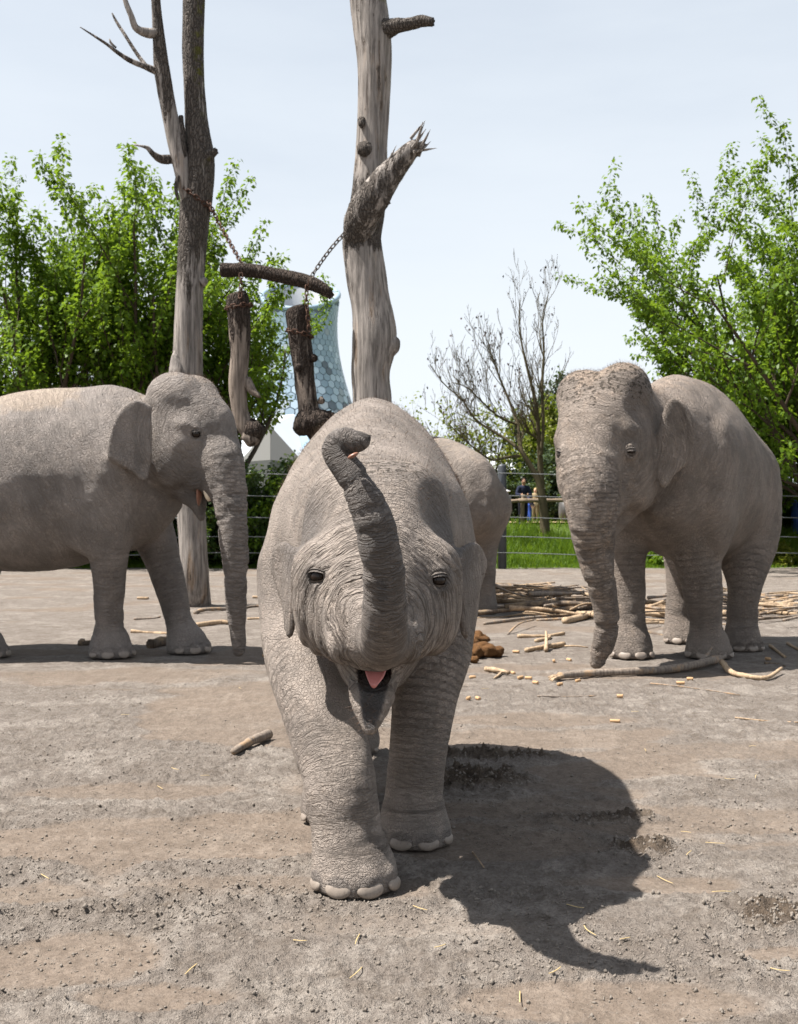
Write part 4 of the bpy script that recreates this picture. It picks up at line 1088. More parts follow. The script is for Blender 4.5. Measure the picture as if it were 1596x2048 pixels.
def limb(name, pts, mat, parent, org, n=20, m=60, bark=None, amp=0.10, seed=0, ragged=0.0, moss=None):
    """a lumpy tapering limb; bark: [(t, amount)...] along its length; ragged: splinter length at the far end"""
    Q = crom(pts, m)
    V, F = tube(Q, n)
    t = np.repeat(np.linspace(0, 1, m), n); r = np.repeat(Q[:, 3], n); C = np.repeat(Q[:, :3], n, 0)
    D = V - C
    nz = fbm(V * np.array([7, 7, 2.2]) + seed * 3.1, 4, seed) - 0.5
    gro = vnoise(V * np.array([24, 24, 1.5]) + seed, seed + 1) - 0.5
    V = C + D * (1 + amp * 2.4 * nz + amp * 0.8 * gro)[:, None]
    if ragged:
        T = (Q[-1, :3] - Q[-4, :3]); T /= np.linalg.norm(T)
        rng = np.random.default_rng(seed + 3)
        k = (m - 1) * n
        V[k:] += T * (rng.random(n)[:, None] ** 2) * ragged
        V[k - n:k] += T * (rng.random(n)[:, None] ** 3) * ragged * 0.4
    b = np.interp(t, *zip(*bark)) if bark else t * 0 + 0.5
    mo = np.interp(t, *zip(*moss)) * sstep(0.0, 0.6, D[:, 0] / (r + 1e-6)) if moss else t * 0
    return mesh_np(name, V - org, F, mat, parent, attrs=dict(bark=b, moss=mo))

def splinters(name, c, dirv, n, L, r, mat, parent, org, seed, spread=0.4, rad=0.05):
    rng = np.random.default_rng(seed); dirv = np.array(dirv) / np.linalg.norm(dirv)
    VV, FF, k = [], [], 0
    for i in range(n):
        o = c + rng.normal(0, rad, 3); d = dirv + rng.normal(0, spread * 0.4, 3); d /= np.linalg.norm(d); l = L * rng.uniform(0.35, 1.1)
        V, F = tube(np.array([(*(o - d * 0.05), r), (*(o + d * l * 0.5), r * 0.7), (*(o + d * l), r * 0.08)]), 5)
        VV.append(V); FF += [[q + k for q in f] for f in F]; k += len(V)
    return mesh_np(name, np.vstack(VV) - org, FF, mat, parent, smooth=False, attrs=dict(bark=np.zeros(k) + .25, moss=np.zeros(k)))

def A(px, py, d, w): return (*at(px, py, d), w / 2 / FPX * d)

def dead_left():
    d = 16.0
    b = gnd(392, 1209); org = np.array([b[0], b[1], 0])
    root = empty('dead_tree', org)
    tag(root, 'forked bare dead tree trunk with bark patches behind the tusked elephant', 'tree')
    tr = limb('trunk', [(b[0], b[1], -0.1, 0.225), A(391, 1180, 15.9, 58), A(384, 1050, 15.9, 56), A(379, 900, 15.9, 56), A(375, 760, 15.9, 62), A(376, 690, 15.9, 58), A(378, 600, 15.9, 54), A(384, 500, 15.9, 56), A(390, 430, 15.9, 60), A(396, 370, 15.9, 64), A(400, 310, 15.9, 58), A(393, 250, 15.9, 47), A(389, 180, 15.9, 42), A(386, 90, 15.9, 44), A(388, 0, 15.9, 44), A(392, -130, 15.9, 40), A(398, -260, 15.9, 30)],
         DEAD, root, org, 26, 150, [(0, -0.1), (0.37, 0.0), (0.45, 0.42), (0.52, 0.9), (0.74, 0.82), (1, 0.9)], 0.055, 2, 0.0, [(0, 0), (0.66, 0.1), (0.72, 0.9), (0.9, 0.6), (1, 0.2)])
    limb('branch', [A(386, 430, 15.85, 34), A(366, 340, 15.8, 36), A(351, 285, 15.78, 33), A(338, 220, 15.75, 31), A(325, 150, 15.7, 32), A(319, 90, 15.68, 26), A(313, 20, 15.65, 19), A(308, -60, 15.6, 16), A(300, -160, 15.6, 10)],
         DEAD, root, org, 16, 80, [(0, -0.1), (0.25, 0.05), (0.45, 0.55), (0.60, 0.9), (1, 0.9)], 0.06, 5)
    limb('branch', [A(318, 145, 15.7, 16), A(290, 133, 15.6, 12), A(262, 122, 15.5, 10), A(238, 107, 15.4, 8), A(213, 88, 15.3, 6), A(190, 73, 15.25, 4.5), A(160, 54, 15.2, 2)], DEAD, root, org, 8, 40, None, 0.08, 6)
    limb('branch', [A(292, 132, 15.6, 9), A(272, 105, 15.7, 8), A(250, 70, 15.8, 7), A(232, 42, 15.9, 6), A(224, 26, 15.9, 3)], DEAD, root, org, 8, 30, None, 0.08, 7)
    limb('branch', [A(232, 95, 15.38, 4), A(222, 86, 15.3, 5), A(219, 78, 15.3, 3)], DEAD, root, org, 6, 10, None, 0.1, 8)
    limb('branch', [A(316, 66, 15.68, 20), A(295, 66, 15.55, 19), A(272, 56, 15.45, 15), A(262, 30, 15.4, 12), A(252, 5, 15.4, 10), A(240, -40, 15.4, 6)], DEAD, root, org, 10, 40, [(0, 0.2), (1, 0.1)], 0.10, 9)
    limb('branch', [A(345, 318, 15.8, 18), A(322, 318, 15.7, 17), A(306, 308, 15.6, 12), A(295, 296, 15.55, 9), A(282, 292, 15.5, 4)], DEAD, root, org, 10, 30, [(0, 0.8), (1, 0.5)], 0.16, 10, 0.1)
    limb('branch_stub', [A(405, 330, 15.85, 34), A(418, 312, 15.8, 26), A(430, 303, 15.8, 14)], DEAD, root, org, 10, 16, [(0, 0.8), (1, 0.8)], 0.12, 11, 0.06, [(0, .5), (1, 1)])
    limb('bark_flap', [A(362, 232, 15.8, 10), A(366, 300, 15.75, 16), A(370, 350, 15.75, 12)], DEAD, tr, org, 8, 24, [(0, 1), (1, 1)], 0.2, 12)
    limb('bark_flap', [A(356, 352, 15.7, 8), A(352, 375, 15.68, 7), A(356, 400, 15.7, 5)], DEAD, tr, org, 7, 16, [(0, 1), (1, 1)], 0.2, 13)
    limb('split_slab', [A(358, 790, 15.75, 44), A(355, 745, 15.75, 34), A(352, 715, 15.77, 20), A(352, 700, 15.8, 8)], DEAD, tr, org, 10, 20, [(0, 0), (1, 0)], 0.1, 14)
    limb('knob', [A(402, 565, 15.85, 22), A(411, 560, 15.85, 16), A(414, 558, 15.85, 6)], DEAD, tr, org, 9, 10, [(0, 0), (1, 0)], 0.1, 15)

def dead_mid():
    d = 15.0
    org = np.array([at(745, 1000, d)[0], d, 0])
    root = empty('dead_tree', org)
    tag(root, 'tall weathered grey dead trunk with a splintered broken limb, rising behind the calf', 'tree')
    tr = limb('trunk', [(org[0], d, -0.1, 0.33), (org[0], d, 0.5, 0.29), A(745, 900, d, 84), A(744, 800, d, 78), A(742, 740, d, 79), A(750, 675, d, 88), A(742, 610, d, 80), A(730, 540, d, 80), A(724, 480, d, 78), A(733, 420, d, 72), A(741, 350, d, 68), A(744, 280, d, 62), A(748, 200, d, 64), A(749, 130, d, 68), A(744, 60, d, 74), A(736, 0, d, 72), A(726, -120, d, 66), A(722, -240, d, 56)],
         DEAD, root, org, 28, 170, [(0, 0.0), (0.485, 0.02), (0.505, 0.75), (0.57, 0.8), (0.60, 0.2), (0.63, 0.12), (0.75, 0.10), (0.80, 0.28), (1, 0.45)], 0.045, 21, 0.0, [(0, 0), (0.8, 0.1), (0.9, 1), (1, 0.7)])
    limb('broken_limb', [A(728, 540, 15.05, 40), A(720, 490, 14.95, 56), A(722, 445, 14.80, 68), A(742, 405, 14.66, 66), A(768, 365, 14.6, 58), A(792, 335, 14.56, 46), A(815, 308, 14.5, 38), A(832, 292, 14.48, 30)],
         DEAD, root, org, 20, 60, [(0, 0.7), (0.5, 0.6), (1, 0.45)], 0.11, 22, 0.16)
    splinters('splinter', at(828, 300, 14.48), (0.55, 0, 0.8), 12, 0.30, 0.022, DEAD, root, org, 3, 0.7, 0.05)
    splinters('splinter', at(778, 340, 14.5), (0.35, 0, 0.9), 7, 0.28, 0.018, DEAD, root, org, 4, 0.6, 0.04)
    limb('branch', [A(772, 58, d - .1, 44), A(792, 52, d - .15, 30), A(820, 48, d - .2, 25), A(845, 42, d - .25, 24), A(864, 44, d - .3, 18)], DEAD, root, org, 12, 40, [(0, 0.9), (1, 0.95)], 0.13, 23, 0.07, [(0, .8), (1, .1)])
    limb('knob', [A(758, 694, d - .02, 74), A(780, 688, d - .05, 52), A(791, 684, d - .08, 36), A(798, 681, d - .1, 10)], DEAD, tr, org, 14, 16, [(0, 0), (1, 0.2)], 0.06, 24)
    limb('knob', [A(730, 296, d - .15, 34), A(729, 304, d - .21, 28), A(729, 312, d - .235, 6)], DEAD, tr, org, 10, 10, [(0, 0.9), (1, 0.95)], 0.2, 25)
    limb('knob', [A(724, 240, d - .15, 18), A(723, 248, d - .20, 14), A(723, 256, d - .215, 4)], DEAD, tr, org, 8, 10, [(0, 0.9), (1, 0.95)], 0.2, 26)

def hung_logs():
    d = 15.0
    def one(label, parts, anchor):
        org = at(*anchor, d)
        root = empty('hanging_log', org); tag(root, label, 'log')
        lg = None
        for i, (nm, pts, bark, amp, rag, kw) in enumerate(parts):
            o = limb(nm, pts, LOG, lg or root, org, kw.get('n', 18), kw.get('m', 60), bark, amp, 50 + i + anchor[0] % 37, rag, kw.get('moss'))
            lg = lg or o
        return root
    one('mossy log slung level on chains between the two dead trees', [
        ('log', [A(441, 540, d, 24), A(446, 540, d, 28), A(500, 541, d, 27), A(550, 550, d, 28), A(600, 560, d - .05, 29), A(635, 572, d - .1, 27), A(655, 585, d - .12, 22), A(662, 593, d - .13, 12)], [(0, 0.9), (0.8, 0.85), (1, 0.5)], 0.09, 0.05, dict(moss=[(0, .8), (1, .3)]))], (545, 548))
    one('dangling pale log with an angled cut top, hanging on a chain beside the dark one', [
        ('log', [A(473, 588, d, 40), A(476, 600, d, 46), A(479, 650, d, 45), A(480, 710, d, 38), A(476, 770, d, 36), A(480, 820, d, 32), A(490, 850, d, 34), A(502, 868, d, 36)], [(0, 0.95), (0.2, 0.7), (0.5, 0.3), (1, 0.15)], 0.075, 0.0, {}),
        ('gnarl', [A(500, 872, d, 30), A(506, 862, d - .05, 44), A(512, 858, d - .1, 40), A(520, 850, d - .12, 20)], [(0, 0.6), (1, 0.9)], 0.28, 0.05, dict(m=24)),
        ('gnarl', [A(498, 892, d - .05, 10), A(502, 880, d - .08, 36), A(500, 865, d - .05, 30)], [(0, 0.3), (1, 0.6)], 0.25, 0.0, dict(m=20)),
        ('branch_stub', [A(492, 760, d, 22), A(504, 780, d - .05, 18), A(517, 792, d - .1, 8)], [(0, 0.3), (1, 0.1)], 0.15, 0.05, dict(m=16, n=9))], (478, 640))
    one('dangling dark knotted log with a mossy gnarled root end, hanging on a chain', [
        ('log', [A(592, 614, d, 36), A(594, 622, d, 46), A(599, 670, d, 45), A(606, 720, d, 44), A(611, 770, d, 42), A(617, 815, d, 42), A(620, 840, d, 48)], [(0, 0.95), (0.5, 0.85), (0.75, 0.5), (1, 0.6)], 0.10, 0.0, {}),
        ('gnarl', [A(592, 862, d, 22), A(606, 850, d - .04, 46), A(626, 846, d - .06, 54), A(648, 838, d - .06, 46), A(664, 830, d - .05, 18)], [(0, 0.9), (1, 0.9)], 0.34, 0.04, dict(m=40, n=22, moss=[(0, .2), (.6, 1), (1, .8)])),
        ('knot', [A(624, 715, d - .1, 16), A(631, 718, d - .12, 14), A(633, 719, d - .13, 4)], [(0, 0.9), (1, 0.9)], 0.15, 0.0, dict(m=8, n=9)),
        ('knot', [A(597, 735, d - .13, 18), A(597, 735, d - .18, 13), A(597, 735, d - .2, 4)], [(0, 0.9), (1, 0.9)], 0.15, 0.0, dict(m=8, n=9)),
        ('knot', [A(640, 800, d - .1, 18), A(646, 803, d - .12, 12), A(648, 804, d - .13, 4)], [(0, 0.6), (1, 0.6)], 0.15, 0.0, dict(m=8, n=9))], (600, 640))

RUST = NT('rusty_chain'); RUST = RUST.done(RUST.mix(RUST.noise(RUST.pos(), 30, 4), (0.04, 0.026, 0.02), (0.11, 0.052, 0.03)), 0.75, None, 0.3, Metallic=0.3)
STEEL = NT('grey_chain'); STEEL = STEEL.done(STEEL.mix(STEEL.noise(STEEL.pos(), 30, 4), (0.05, 0.045, 0.042), (0.14, 0.12, 0.11)), 0.5, None, 0.4, Metallic=0.5)
def link_mesh(mat, L=0.085, W=0.05, r=0.0085):
    P = []
    for i in range(16):
        a = 2 * math.pi * i / 16
        P.append((math.cos(a) * W / 2, 0, math.sin(a) * W / 2 + (L - W) / 2 * (1 if math.sin(a) >= 0 else -1)))
    P = np.array(P); V, F = [], []
    for i in range(16):
        t = P[(i + 1) % 16] - P[i - 1]; t /= np.linalg.norm(t); nn = np.cross(t, (0, 1, 0))
        for j in range(6):
            b = 2 * math.pi * j / 6
            V.append(P[i] + r * (math.cos(b) * nn + math.sin(b) * np.array([0, 1, 0])))
    F = [(i * 6 + j, i * 6 + (j + 1) % 6, ((i + 1) % 16) * 6 + (j + 1) % 6, ((i + 1) % 16) * 6 + j) for i in range(16) for j in range(6)]
    me = mesh_np('link', np.array(V), np.array(F), mat)
    data = me.data; bpy.data.objects.remove(me)
    return data
LINK_R, LINK_S = link_mesh(RUST), link_mesh(STEEL)

def chain(label, pts, data, n=60, step=0.066):
    Q = crom(np.array(pts, float), 200)
    L = np.r_[0, np.cumsum(np.linalg.norm(np.diff(Q, axis=0), axis=1))]
    root = empty('chain', Q[0]); tag(root, label, 'chain')
    k = int(L[-1] / step)
    for i in range(k + 1):
        s = i * step
        p = np.array([np.interp(s, L, Q[:, j]) for j in range(3)]); q = np.array([np.interp(min(s + 0.01, L[-1] + .01), L, Q[:, j]) for j in range(3)])
        t = Vector(q - p)
        if t.length < 1e-6: t = Vector(Q[-1] - Q[-3])
        rot = t.to_track_quat('Z', 'Y') @ Matrix.Rotation(R(90 * (i % 2) + 20), 4, 'Z').to_quaternion()
        o = bpy.data.objects.new('link', data); COL.objects.link(o); o.parent = root
        o.location = Vector(p - Q[0]); o.rotation_mode = 'QUATERNION'; o.rotation_quaternion = rot

def loop(c, r, tilt=(0, 0), n=14, squash=1.0):
    return [np.array(c) + np.array([r * math.cos(a), r * squash * math.sin(a), r * (tilt[0] * math.cos(a) + tilt[1] * math.sin(a))]) for a in np.linspace(0, 2 * math.pi, n)]

dead_left(); dead_mid(); hung_logs()
d_ = 15.0
chain('grey chain running down from the splintered trunk to the level log', [at(693, 462, 14.8), at(660, 500, 14.9), at(628, 545, 14.95), at(621, 560, 14.85)], LINK_S)
chain('rusty chain sloping from the forked dead tree to the level log', [at(418, 405, 15.7), at(440, 450, 15.5), at(468, 500, 15.2), at(486, 532, 15.0)], LINK_R)
chain('chain dropping from the level log to the dark knotted log', [at(614, 566, 14.85), at(613, 600, 14.83), at(616, 632, 14.82), at(619, 665, 14.84)], LINK_R)
chain('chain dropping from the level log to the pale dangling log', [at(482, 552, 14.88), at(482, 575, 14.86), at(480, 600, 14.82)], LINK_R)
chain('rusty chain wound round the top of the dark knotted log', loop(at(599, 668, 15.0), 0.162, (-0.25, 0)), LINK_R)
chain('rusty chain wound round the top of the pale dangling log', loop(at(478, 614, 15.0), 0.165, (0.15, 0.05)), LINK_R)
chain('rusty chain slung round the forked dead tree below its fork', loop(at(392, 398, 15.9), 0.225, (-0.75, 0)), LINK_R)
chain('grey chain wrapped round the splintered trunk beneath its broken limb', loop(at(735, 418, 15.0), 0.27, (0.3, 0.2)), LINK_S)
# ------------------------------------------------------------------ living trees, shrubs, grass
def leaf_mat(name, c1, c2, trans=0.45):
    n = NT(name)
    v = n.attr('tint')
    c = n.mix(v, c1, c2)
    t = n.t.nodes.new('ShaderNodeBsdfTranslucent'); n.put(t.inputs['Color'], n.mix(0.5, c, (0.24, 0.34, 0.02)))
    m = n.t.nodes.new('ShaderNodeMixShader'); m.inputs[0].default_value = trans
    n.done(c, 0.5, None, 0.3)
    n.t.links.new(n.b.outputs[0], m.inputs[1]); n.t.links.new(t.outputs[0], m.inputs[2]); n.t.links.new(m.outputs[0], n.out.inputs[0])
    return n.mat
LEAF_A = leaf_mat('spring_leaves', (0.052, 0.108, 0.008), (0.145, 0.240, 0.019), 0.5)
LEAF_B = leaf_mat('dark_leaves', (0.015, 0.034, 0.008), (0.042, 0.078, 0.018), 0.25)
LEAF_C = leaf_mat('yellow_green_leaves', (0.085, 0.110, 0.012), (0.20, 0.20, 0.025))
LEAF_D = leaf_mat('blue_green_needles', (0.022, 0.040, 0.018), (0.050, 0.078, 0.036), 0.2)
TWIG = plain('brown_bark', (0.058, 0.044, 0.032), 0.9, 0.1, 0.35, 14)
TWIG_G = plain('olive_bark', (0.090, 0.075, 0.045), 0.9, 0.1, 0.35, 14)

def leaves(P, D, size, rng, droop=0.5):
    """one folded diamond per leaf: centre P, outward direction D"""
    n = len(P)
    d = D + rng.normal(0, 0.55, (n, 3)); d[:, 2] -= droop; d /= np.linalg.norm(d, axis=1, keepdims=True)
    up = rng.normal(0, 0.5, (n, 3)) + np.array([0, 0, 1.0])
    s = np.cross(d, up); s /= np.linalg.norm(s, axis=1, keepdims=True) + 1e-9
    L = (size * rng.uniform(0.6, 1.25, n))[:, None]; W = L * rng.uniform(0.28, 0.42, n)[:, None]
    nn = np.cross(s, d)
    V = np.stack([P, P + d * L * 0.5 + s * W + nn * L * .06, P + d * L - np.array([0, 0, 1]) * L * 0.15, P + d * L * 0.5 - s * W + nn * L * .06], 1).reshape(-1, 3)
    F = np.arange(4 * n).reshape(-1, 4)
    return V, F

def grow(rng, p, d, L, r, depth, out, tips, up=0.25, spread=0.6, kids=(5, 4, 3), bend=0.10):
    """recursive branches; out gets rows (polyline), tips gets leafy shoots"""
    n = 6; pts = [(*p, r)]; q = np.array(p, float); dd = np.array(d, float)
    for i in range(n):
        dd = dd + rng.normal(0, bend, 3) + np.array([0, 0, up * 0.35]); dd /= np.linalg.norm(dd)
        q = q + dd * L / n
        pts.append((*q, r * (1 - 0.75 * (i + 1) / n)))
    out.append(np.array(pts))
    if depth == 0 or L < 0.25:
        tips.append(np.array(pts)); return
    k = kids[min(len(kids) - 1, depth - 1)]
    for j in range(k):
        t = (j + rng.uniform(0.35, 1.0)) / k * 0.92 + 0.06
        i = min(int(t * n), n - 1); f = t * n - i
        b = np.array(pts[i]) * (1 - f) + np.array(pts[i + 1]) * f
        ax = np.array(pts[i + 1][:3]) - np.array(pts[i][:3]); ax /= np.linalg.norm(ax)
        s = rng.normal(0, 1, 3); s -= ax * (s @ ax); s /= np.linalg.norm(s)
        nd = ax * (1 - spread * 0.5) + s * spread + np.array([0, 0, up]); nd /= np.linalg.norm(nd)
        grow(rng, b[:3], nd, L * rng.uniform(0.38, 0.62) * (1.15 - 0.5 * t), b[3] * 0.62, depth - 1, out, tips, up, spread, kids, bend)
    tips.append(np.array(pts[3:]))

def tubes(lines, sides=5, rmin=0.0):
    VV, FF, k = [], [], 0
    for L in lines:
        if L[0, 3] < rmin: continue
        n = max(3, min(sides * 2, int(sides * (1 + L[0, 3] / 0.06))))
        V, F = tube(L, n, cap=False); VV.append(V); F = np.array(F) + k; FF.append(F); k += len(V)
    return np.vstack(VV), np.vstack(FF)

def leafy(name, label, base, H, seed, limbs, lean, nleaf, size, mat, group=None, up=0.22, rootr=0.16, spread=0.62, crownlow=0.12, kids=(5, 5, 4), cluster=0.16, cat='tree', bark=None, depth=2, droop=0.5):
    rng = np.random.default_rng(seed); base = np.array(base, float)
    root = empty(name, base); tag(root, label, cat, group)
    out, tips = [], []
    th = H * crownlow
    out.append(np.array([(0, 0, -0.15, rootr * 1.2), (0, 0, th * 0.5, rootr), (0.02, 0, th, rootr * 0.9), (0.0, 0.0, th * 1.6, rootr * 0.75)]))
    for i in range(limbs):
        a = 2 * math.pi * (i + rng.uniform(-0.3, 0.3)) / limbs; tl = lean * (0.25 + 0.9 * ((i * 0.618) % 1.0))
        d = np.array([math.sin(tl) * math.cos(a), math.sin(tl) * math.sin(a), math.cos(tl)])
        L = H * (1 - crownlow) * rng.uniform(0.72, 1.0) * (1 - 0.12 * tl)
        z0 = th * rng.uniform(0.5, 1.5)
        grow(rng, (0, 0, z0), d, L, rootr * 0.55, depth, out, tips, up, spread, kids)
    V, F = tubes(out, 4)
    mesh_np('trunk', V, F, bark or TWIG, root)
    T = [t for t in tips]
    Ls = np.array([np.linalg.norm(t[-1, :3] - t[0, :3]) for t in T]); pr = Ls / Ls.sum()
    pick = rng.choice(len(T), nleaf, p=pr)
    u = rng.random(nleaf) ** 0.8
    P = np.zeros((nleaf, 3)); D = np.zeros((nleaf, 3))
    for i in range(len(T)):
        m = pick == i
        if not m.any(): continue
        q = T[i]; x = u[m] * (len(q) - 1); k = np.minimum(x.astype(int), len(q) - 2); f = (x - k)[:, None]
        # leaves sit in little bunches along the shoot
        x = np.round(x * 2.0) / 2.0 + rng.normal(0, 0.05, m.sum()); x = np.clip(x, 0, len(q) - 1.001); k = x.astype(int); f = (x - k)[:, None]
        c = q[k, :3] * (1 - f) + q[k + 1, :3] * f
        o = rng.normal(0, 1, (m.sum(), 3)); o[:, 2] *= 0.55; o /= np.linalg.norm(o, axis=1, keepdims=True)
        P[m] = c + o * cluster * rng.random((m.sum(), 1)) ** 0.6; D[m] = o
    ok = P[:, 2] > 0.05; P, D = P[ok], D[ok]
    V, F = leaves(P, D, size, rng, droop)
    tint = np.repeat(np.clip(rng.normal(0.5, 0.25, len(P)) + 0.25 * (vnoise(P * 1.3, seed) - 0.5), 0, 1), 4)
    mesh_np('crown', V, F, mat, root, smooth=False, attrs=dict(tint=tint))
    return root

def on_ground(px, py_or_d, d=None):
    D = d if d is not None else py_or_d
    x = (px - 798.0) / FPX * D
    return np.array([x, D, float(height(np.array([x]), np.array([D]))[0])])

LT = 'leafy trees behind the tusked elephant'
leafy('leafy_tree', 'bright green spring tree beyond the hanging logs, its crown in front of the tower', on_ground(440, 30.0), 7.2, 3, 11, 0.72, 28000, 0.125, LEAF_A)
leafy('leafy_tree', 'bright green spring tree directly behind the forked dead tree, tallest of its row', on_ground(285, 29.0), 9.0, 5, 14, 0.68, 40000, 0.125, LEAF_A)
leafy('leafy_tree', 'bright green spring tree over the back of the tusked elephant', on_ground(80, 29.5), 8.8, 8, 14, 0.72, 38000, 0.125, LEAF_A)
leafy('leafy_tree', 'bright green spring tree behind the rump of the tusked elephant', on_ground(-110, 31.0), 7.6, 13, 9, 0.55, 14000, 0.125, LEAF_A)
leafy('leafy_tree', 'tall bright green tree beyond the rump of the mud-flecked elephant', on_ground(1725, 27.6), 9.8, 18, 28, 0.92, 95000, 0.115, LEAF_A, crownlow=0.04)
leafy('leafy_tree', 'lower bright green tree close behind the back of the mud-flecked elephant', on_ground(1455, 29.0), 5.2, 19, 15, 0.95, 34000, 0.115, LEAF_A, crownlow=0.05)

# bare tree on the bank
def bare_tree():
    rng = np.random.default_rng(7)
    b = on_ground(1092, 30.5)
    root = empty('bare_tree', b); tag(root, 'bare spring tree with fine twigs and dark seed heads on the grassy bank', 'tree')
    def W(px, py, dd, w): return (*(at(px, py, dd) - b), w / 2 / FPX * dd)
    D = 30.5
    lines = [np.array([(0, 0, -0.1, 0.19), W(1090, 1060, D, 24), W(1087, 1010, D, 20), W(1078, 960, D, 19), W(1070, 945, D, 18)]),
             crom([W(1080, 965, D, 15), W(1060, 930, D, 13), W(1042, 900, D, 11), W(1035, 850, D + .3, 9), W(1022, 810, D + .5, 7), W(1005, 770, D + .6, 5.5), W(990, 730, D + .6, 4), W(975, 690, D + .6, 2.5)], 14),
             crom([W(1083, 975, D, 16), W(1081, 930, D, 14), W(1078, 880, D - .2, 11), W(1072, 810, D - .4, 9), W(1058, 750, D - .5, 7), W(1046, 700, D - .5, 5), W(1038, 650, D - .5, 3.5), W(1040, 600, D - .5, 2)], 16),
             crom([W(1082, 910, D - .2, 9), W(1087, 850, D - .4, 8), W(1084, 780, D - .5, 7), W(1088, 700, D - .5, 5), W(1085, 640, D - .6, 3.5), W(1095, 595, D - .6, 2)], 14),
             crom([W(1046, 905, D, 10), W(1015, 880, D + .2, 8), W(985, 862, D + .3, 6.5), W(950, 838, D + .4, 5), W(925, 800, D + .5, 4), W(890, 770, D + .6, 3), W(860, 730, D + .7, 2)], 14),
             crom([W(1038, 912, D, 9), W(1010, 915, D - .3, 7), W(985, 920, D - .6, 5.5), W(960, 905, D - .9, 4), W(930, 880, D - 1.1, 3), W(900, 850, D - 1.2, 2)], 12),
             crom([W(1036, 850, D + .3, 6), W(1000, 835, D, 5), W(960, 800, D - .3, 4), W(935, 775, D - .5, 3), W(905, 765, D - .6, 2)], 10),
             crom([W(1078, 880, D, 6), W(1060, 868, D - .4, 5), W(1045, 862, D - .7, 3)], 8)]
    out, tips = list(lines), []
    for L in lines[1:]:
        n = len(L)
        for j in range(16):
            t = rng.uniform(0.25, 1.0); i = min(int(t * (n - 1)), n - 2)
            p = L[i, :3]; ax = L[i + 1, :3] - L[i, :3]; ax /= np.linalg.norm(ax)
            s = rng.normal(0, 1, 3); s -= ax * (s @ ax); s /= np.linalg.norm(s)
            d = ax * 0.8 + s * 0.5 + np.array([-0.1, 0, 0.45]); d /= np.linalg.norm(d)
            grow(rng, p, d, rng.uniform(0.7, 2.0) * (1.1 - 0.4 * t), max(0.006, L[i, 3] * 0.40), 2, out, tips, 0.30, 0.55, (3, 3), 0.10)
    for L in out: L[:, 3] = np.maximum(L[:, 3] * 0.85, 0.0042)
    V, F = tubes(out, 4); mesh_np('trunk', V, F, TWIG_G, root)
    E = np.array([t[-1, :3] for t in tips]); E = np.repeat(E, 3, 0) + rng.normal(0, 0.05, (len(E) * 3, 3))
    keep = rng.random(len(E)) < 0.10; E = E[keep]
    V, F = leaves(E, rng.normal(0, 0.3, E.shape), 0.075, rng, 1.2)
    n = NT('dry_seed_heads'); m = n.done((0.045, 0.030, 0.026), 0.9)
    mesh_np('crown', V, F, m, root, smooth=False)
bare_tree()

leafy('bare_shrub', 'thin brownish half-bare tree just past the calf shoulder', on_ground(905, 37.0), 3.9, 31, 8, 0.5, 900, 0.12, LEAF_C, rootr=0.06, kids=(4, 4), bark=TWIG)
leafy('bare_shrub', 'thin half-bare tree with a few fresh leaves, left of the bare tree', on_ground(985, 38.0), 3.5, 33, 8, 0.6, 1500, 0.13, LEAF_C, rootr=0.06, kids=(4, 4), bark=TWIG)
leafy('evergreen_bush', 'dense dark evergreen bush behind the wooden rail', on_ground(1115, 37.0), 2.3, 35, 14, 1.15, 20000, 0.10, LEAF_D, cat='bush', rootr=0.05, crownlow=0.04, up=0.15, droop=0.1)
leafy('evergreen_bush', 'low dark evergreen bush left of the bare tree behind the rail', on_ground(1052, 38.5), 1.8, 36, 12, 1.2, 14000, 0.10, LEAF_D, cat='bush', rootr=0.05, crownlow=0.04, up=0.1, droop=0.1)
leafy('willow_tree', 'yellow-green young tree rising behind the evergreen bush', on_ground(1105, 46.0), 4.6, 37, 8, 0.35, 14000, 0.13, LEAF_C, rootr=0.10, crownlow=0.05)
leafy('conifer', 'narrow dark conifer tip behind the bare tree', on_ground(1095, 52.0), 5.6, 39, 6, 0.14, 12000, 0.16, LEAF_D, rootr=0.10, crownlow=0.04, droop=0.8)

def hedge():
    """clipped dark hedge behind the cable fence on the left, plant by plant"""
    for i, (px, d, h) in enumerate(((-60, 27.6, 2.6), (60, 27.9, 2.4), (170, 28.0, 2.5), (285, 27.7, 2.6), (400, 27.9, 2.3), (500, 27.6, 2.5), (580, 27.9, 2.2))):
        labs = ['dark hedge plant behind the hindquarters of the tusked elephant', 'dark hedge plant under the belly of the tusked elephant', 'dark hedge plant behind the near foreleg of the tusked elephant',
                'dark hedge plant seen between the forelegs of the tusked elephant', 'dark hedge plant behind the foot of the forked dead tree', 'dark hedge plant between the hanging trunk and the calf', 'dark hedge plant half hidden by the calf']
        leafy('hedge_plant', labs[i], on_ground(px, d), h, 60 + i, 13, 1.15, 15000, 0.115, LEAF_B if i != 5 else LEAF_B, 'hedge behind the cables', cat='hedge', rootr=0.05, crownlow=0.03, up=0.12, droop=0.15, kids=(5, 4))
hedge()
leafy('bush', 'bright yellow-green bush catching the sun above the dark hedge beside the calf', on_ground(545, 27.2), 2.0, 75, 9, 0.9, 4500, 0.12, LEAF_A, cat='bush', rootr=0.04, crownlow=0.05)
leafy('bush', 'low yellow-flowered bush behind the cables at the mud-flecked elephant', on_ground(1545, 27.4), 0.62, 71, 10, 1.2, 7000, 0.07, LEAF_C, cat='bush', rootr=0.02, crownlow=0.05, up=0.1)
leafy('bush', 'low olive bush at the foot of the fence beyond the right rump', on_ground(1640, 27.2), 0.62, 72, 10, 1.2, 6000, 0.07, LEAF_C, cat='bush', rootr=0.02, crownlow=0.05, up=0.1)
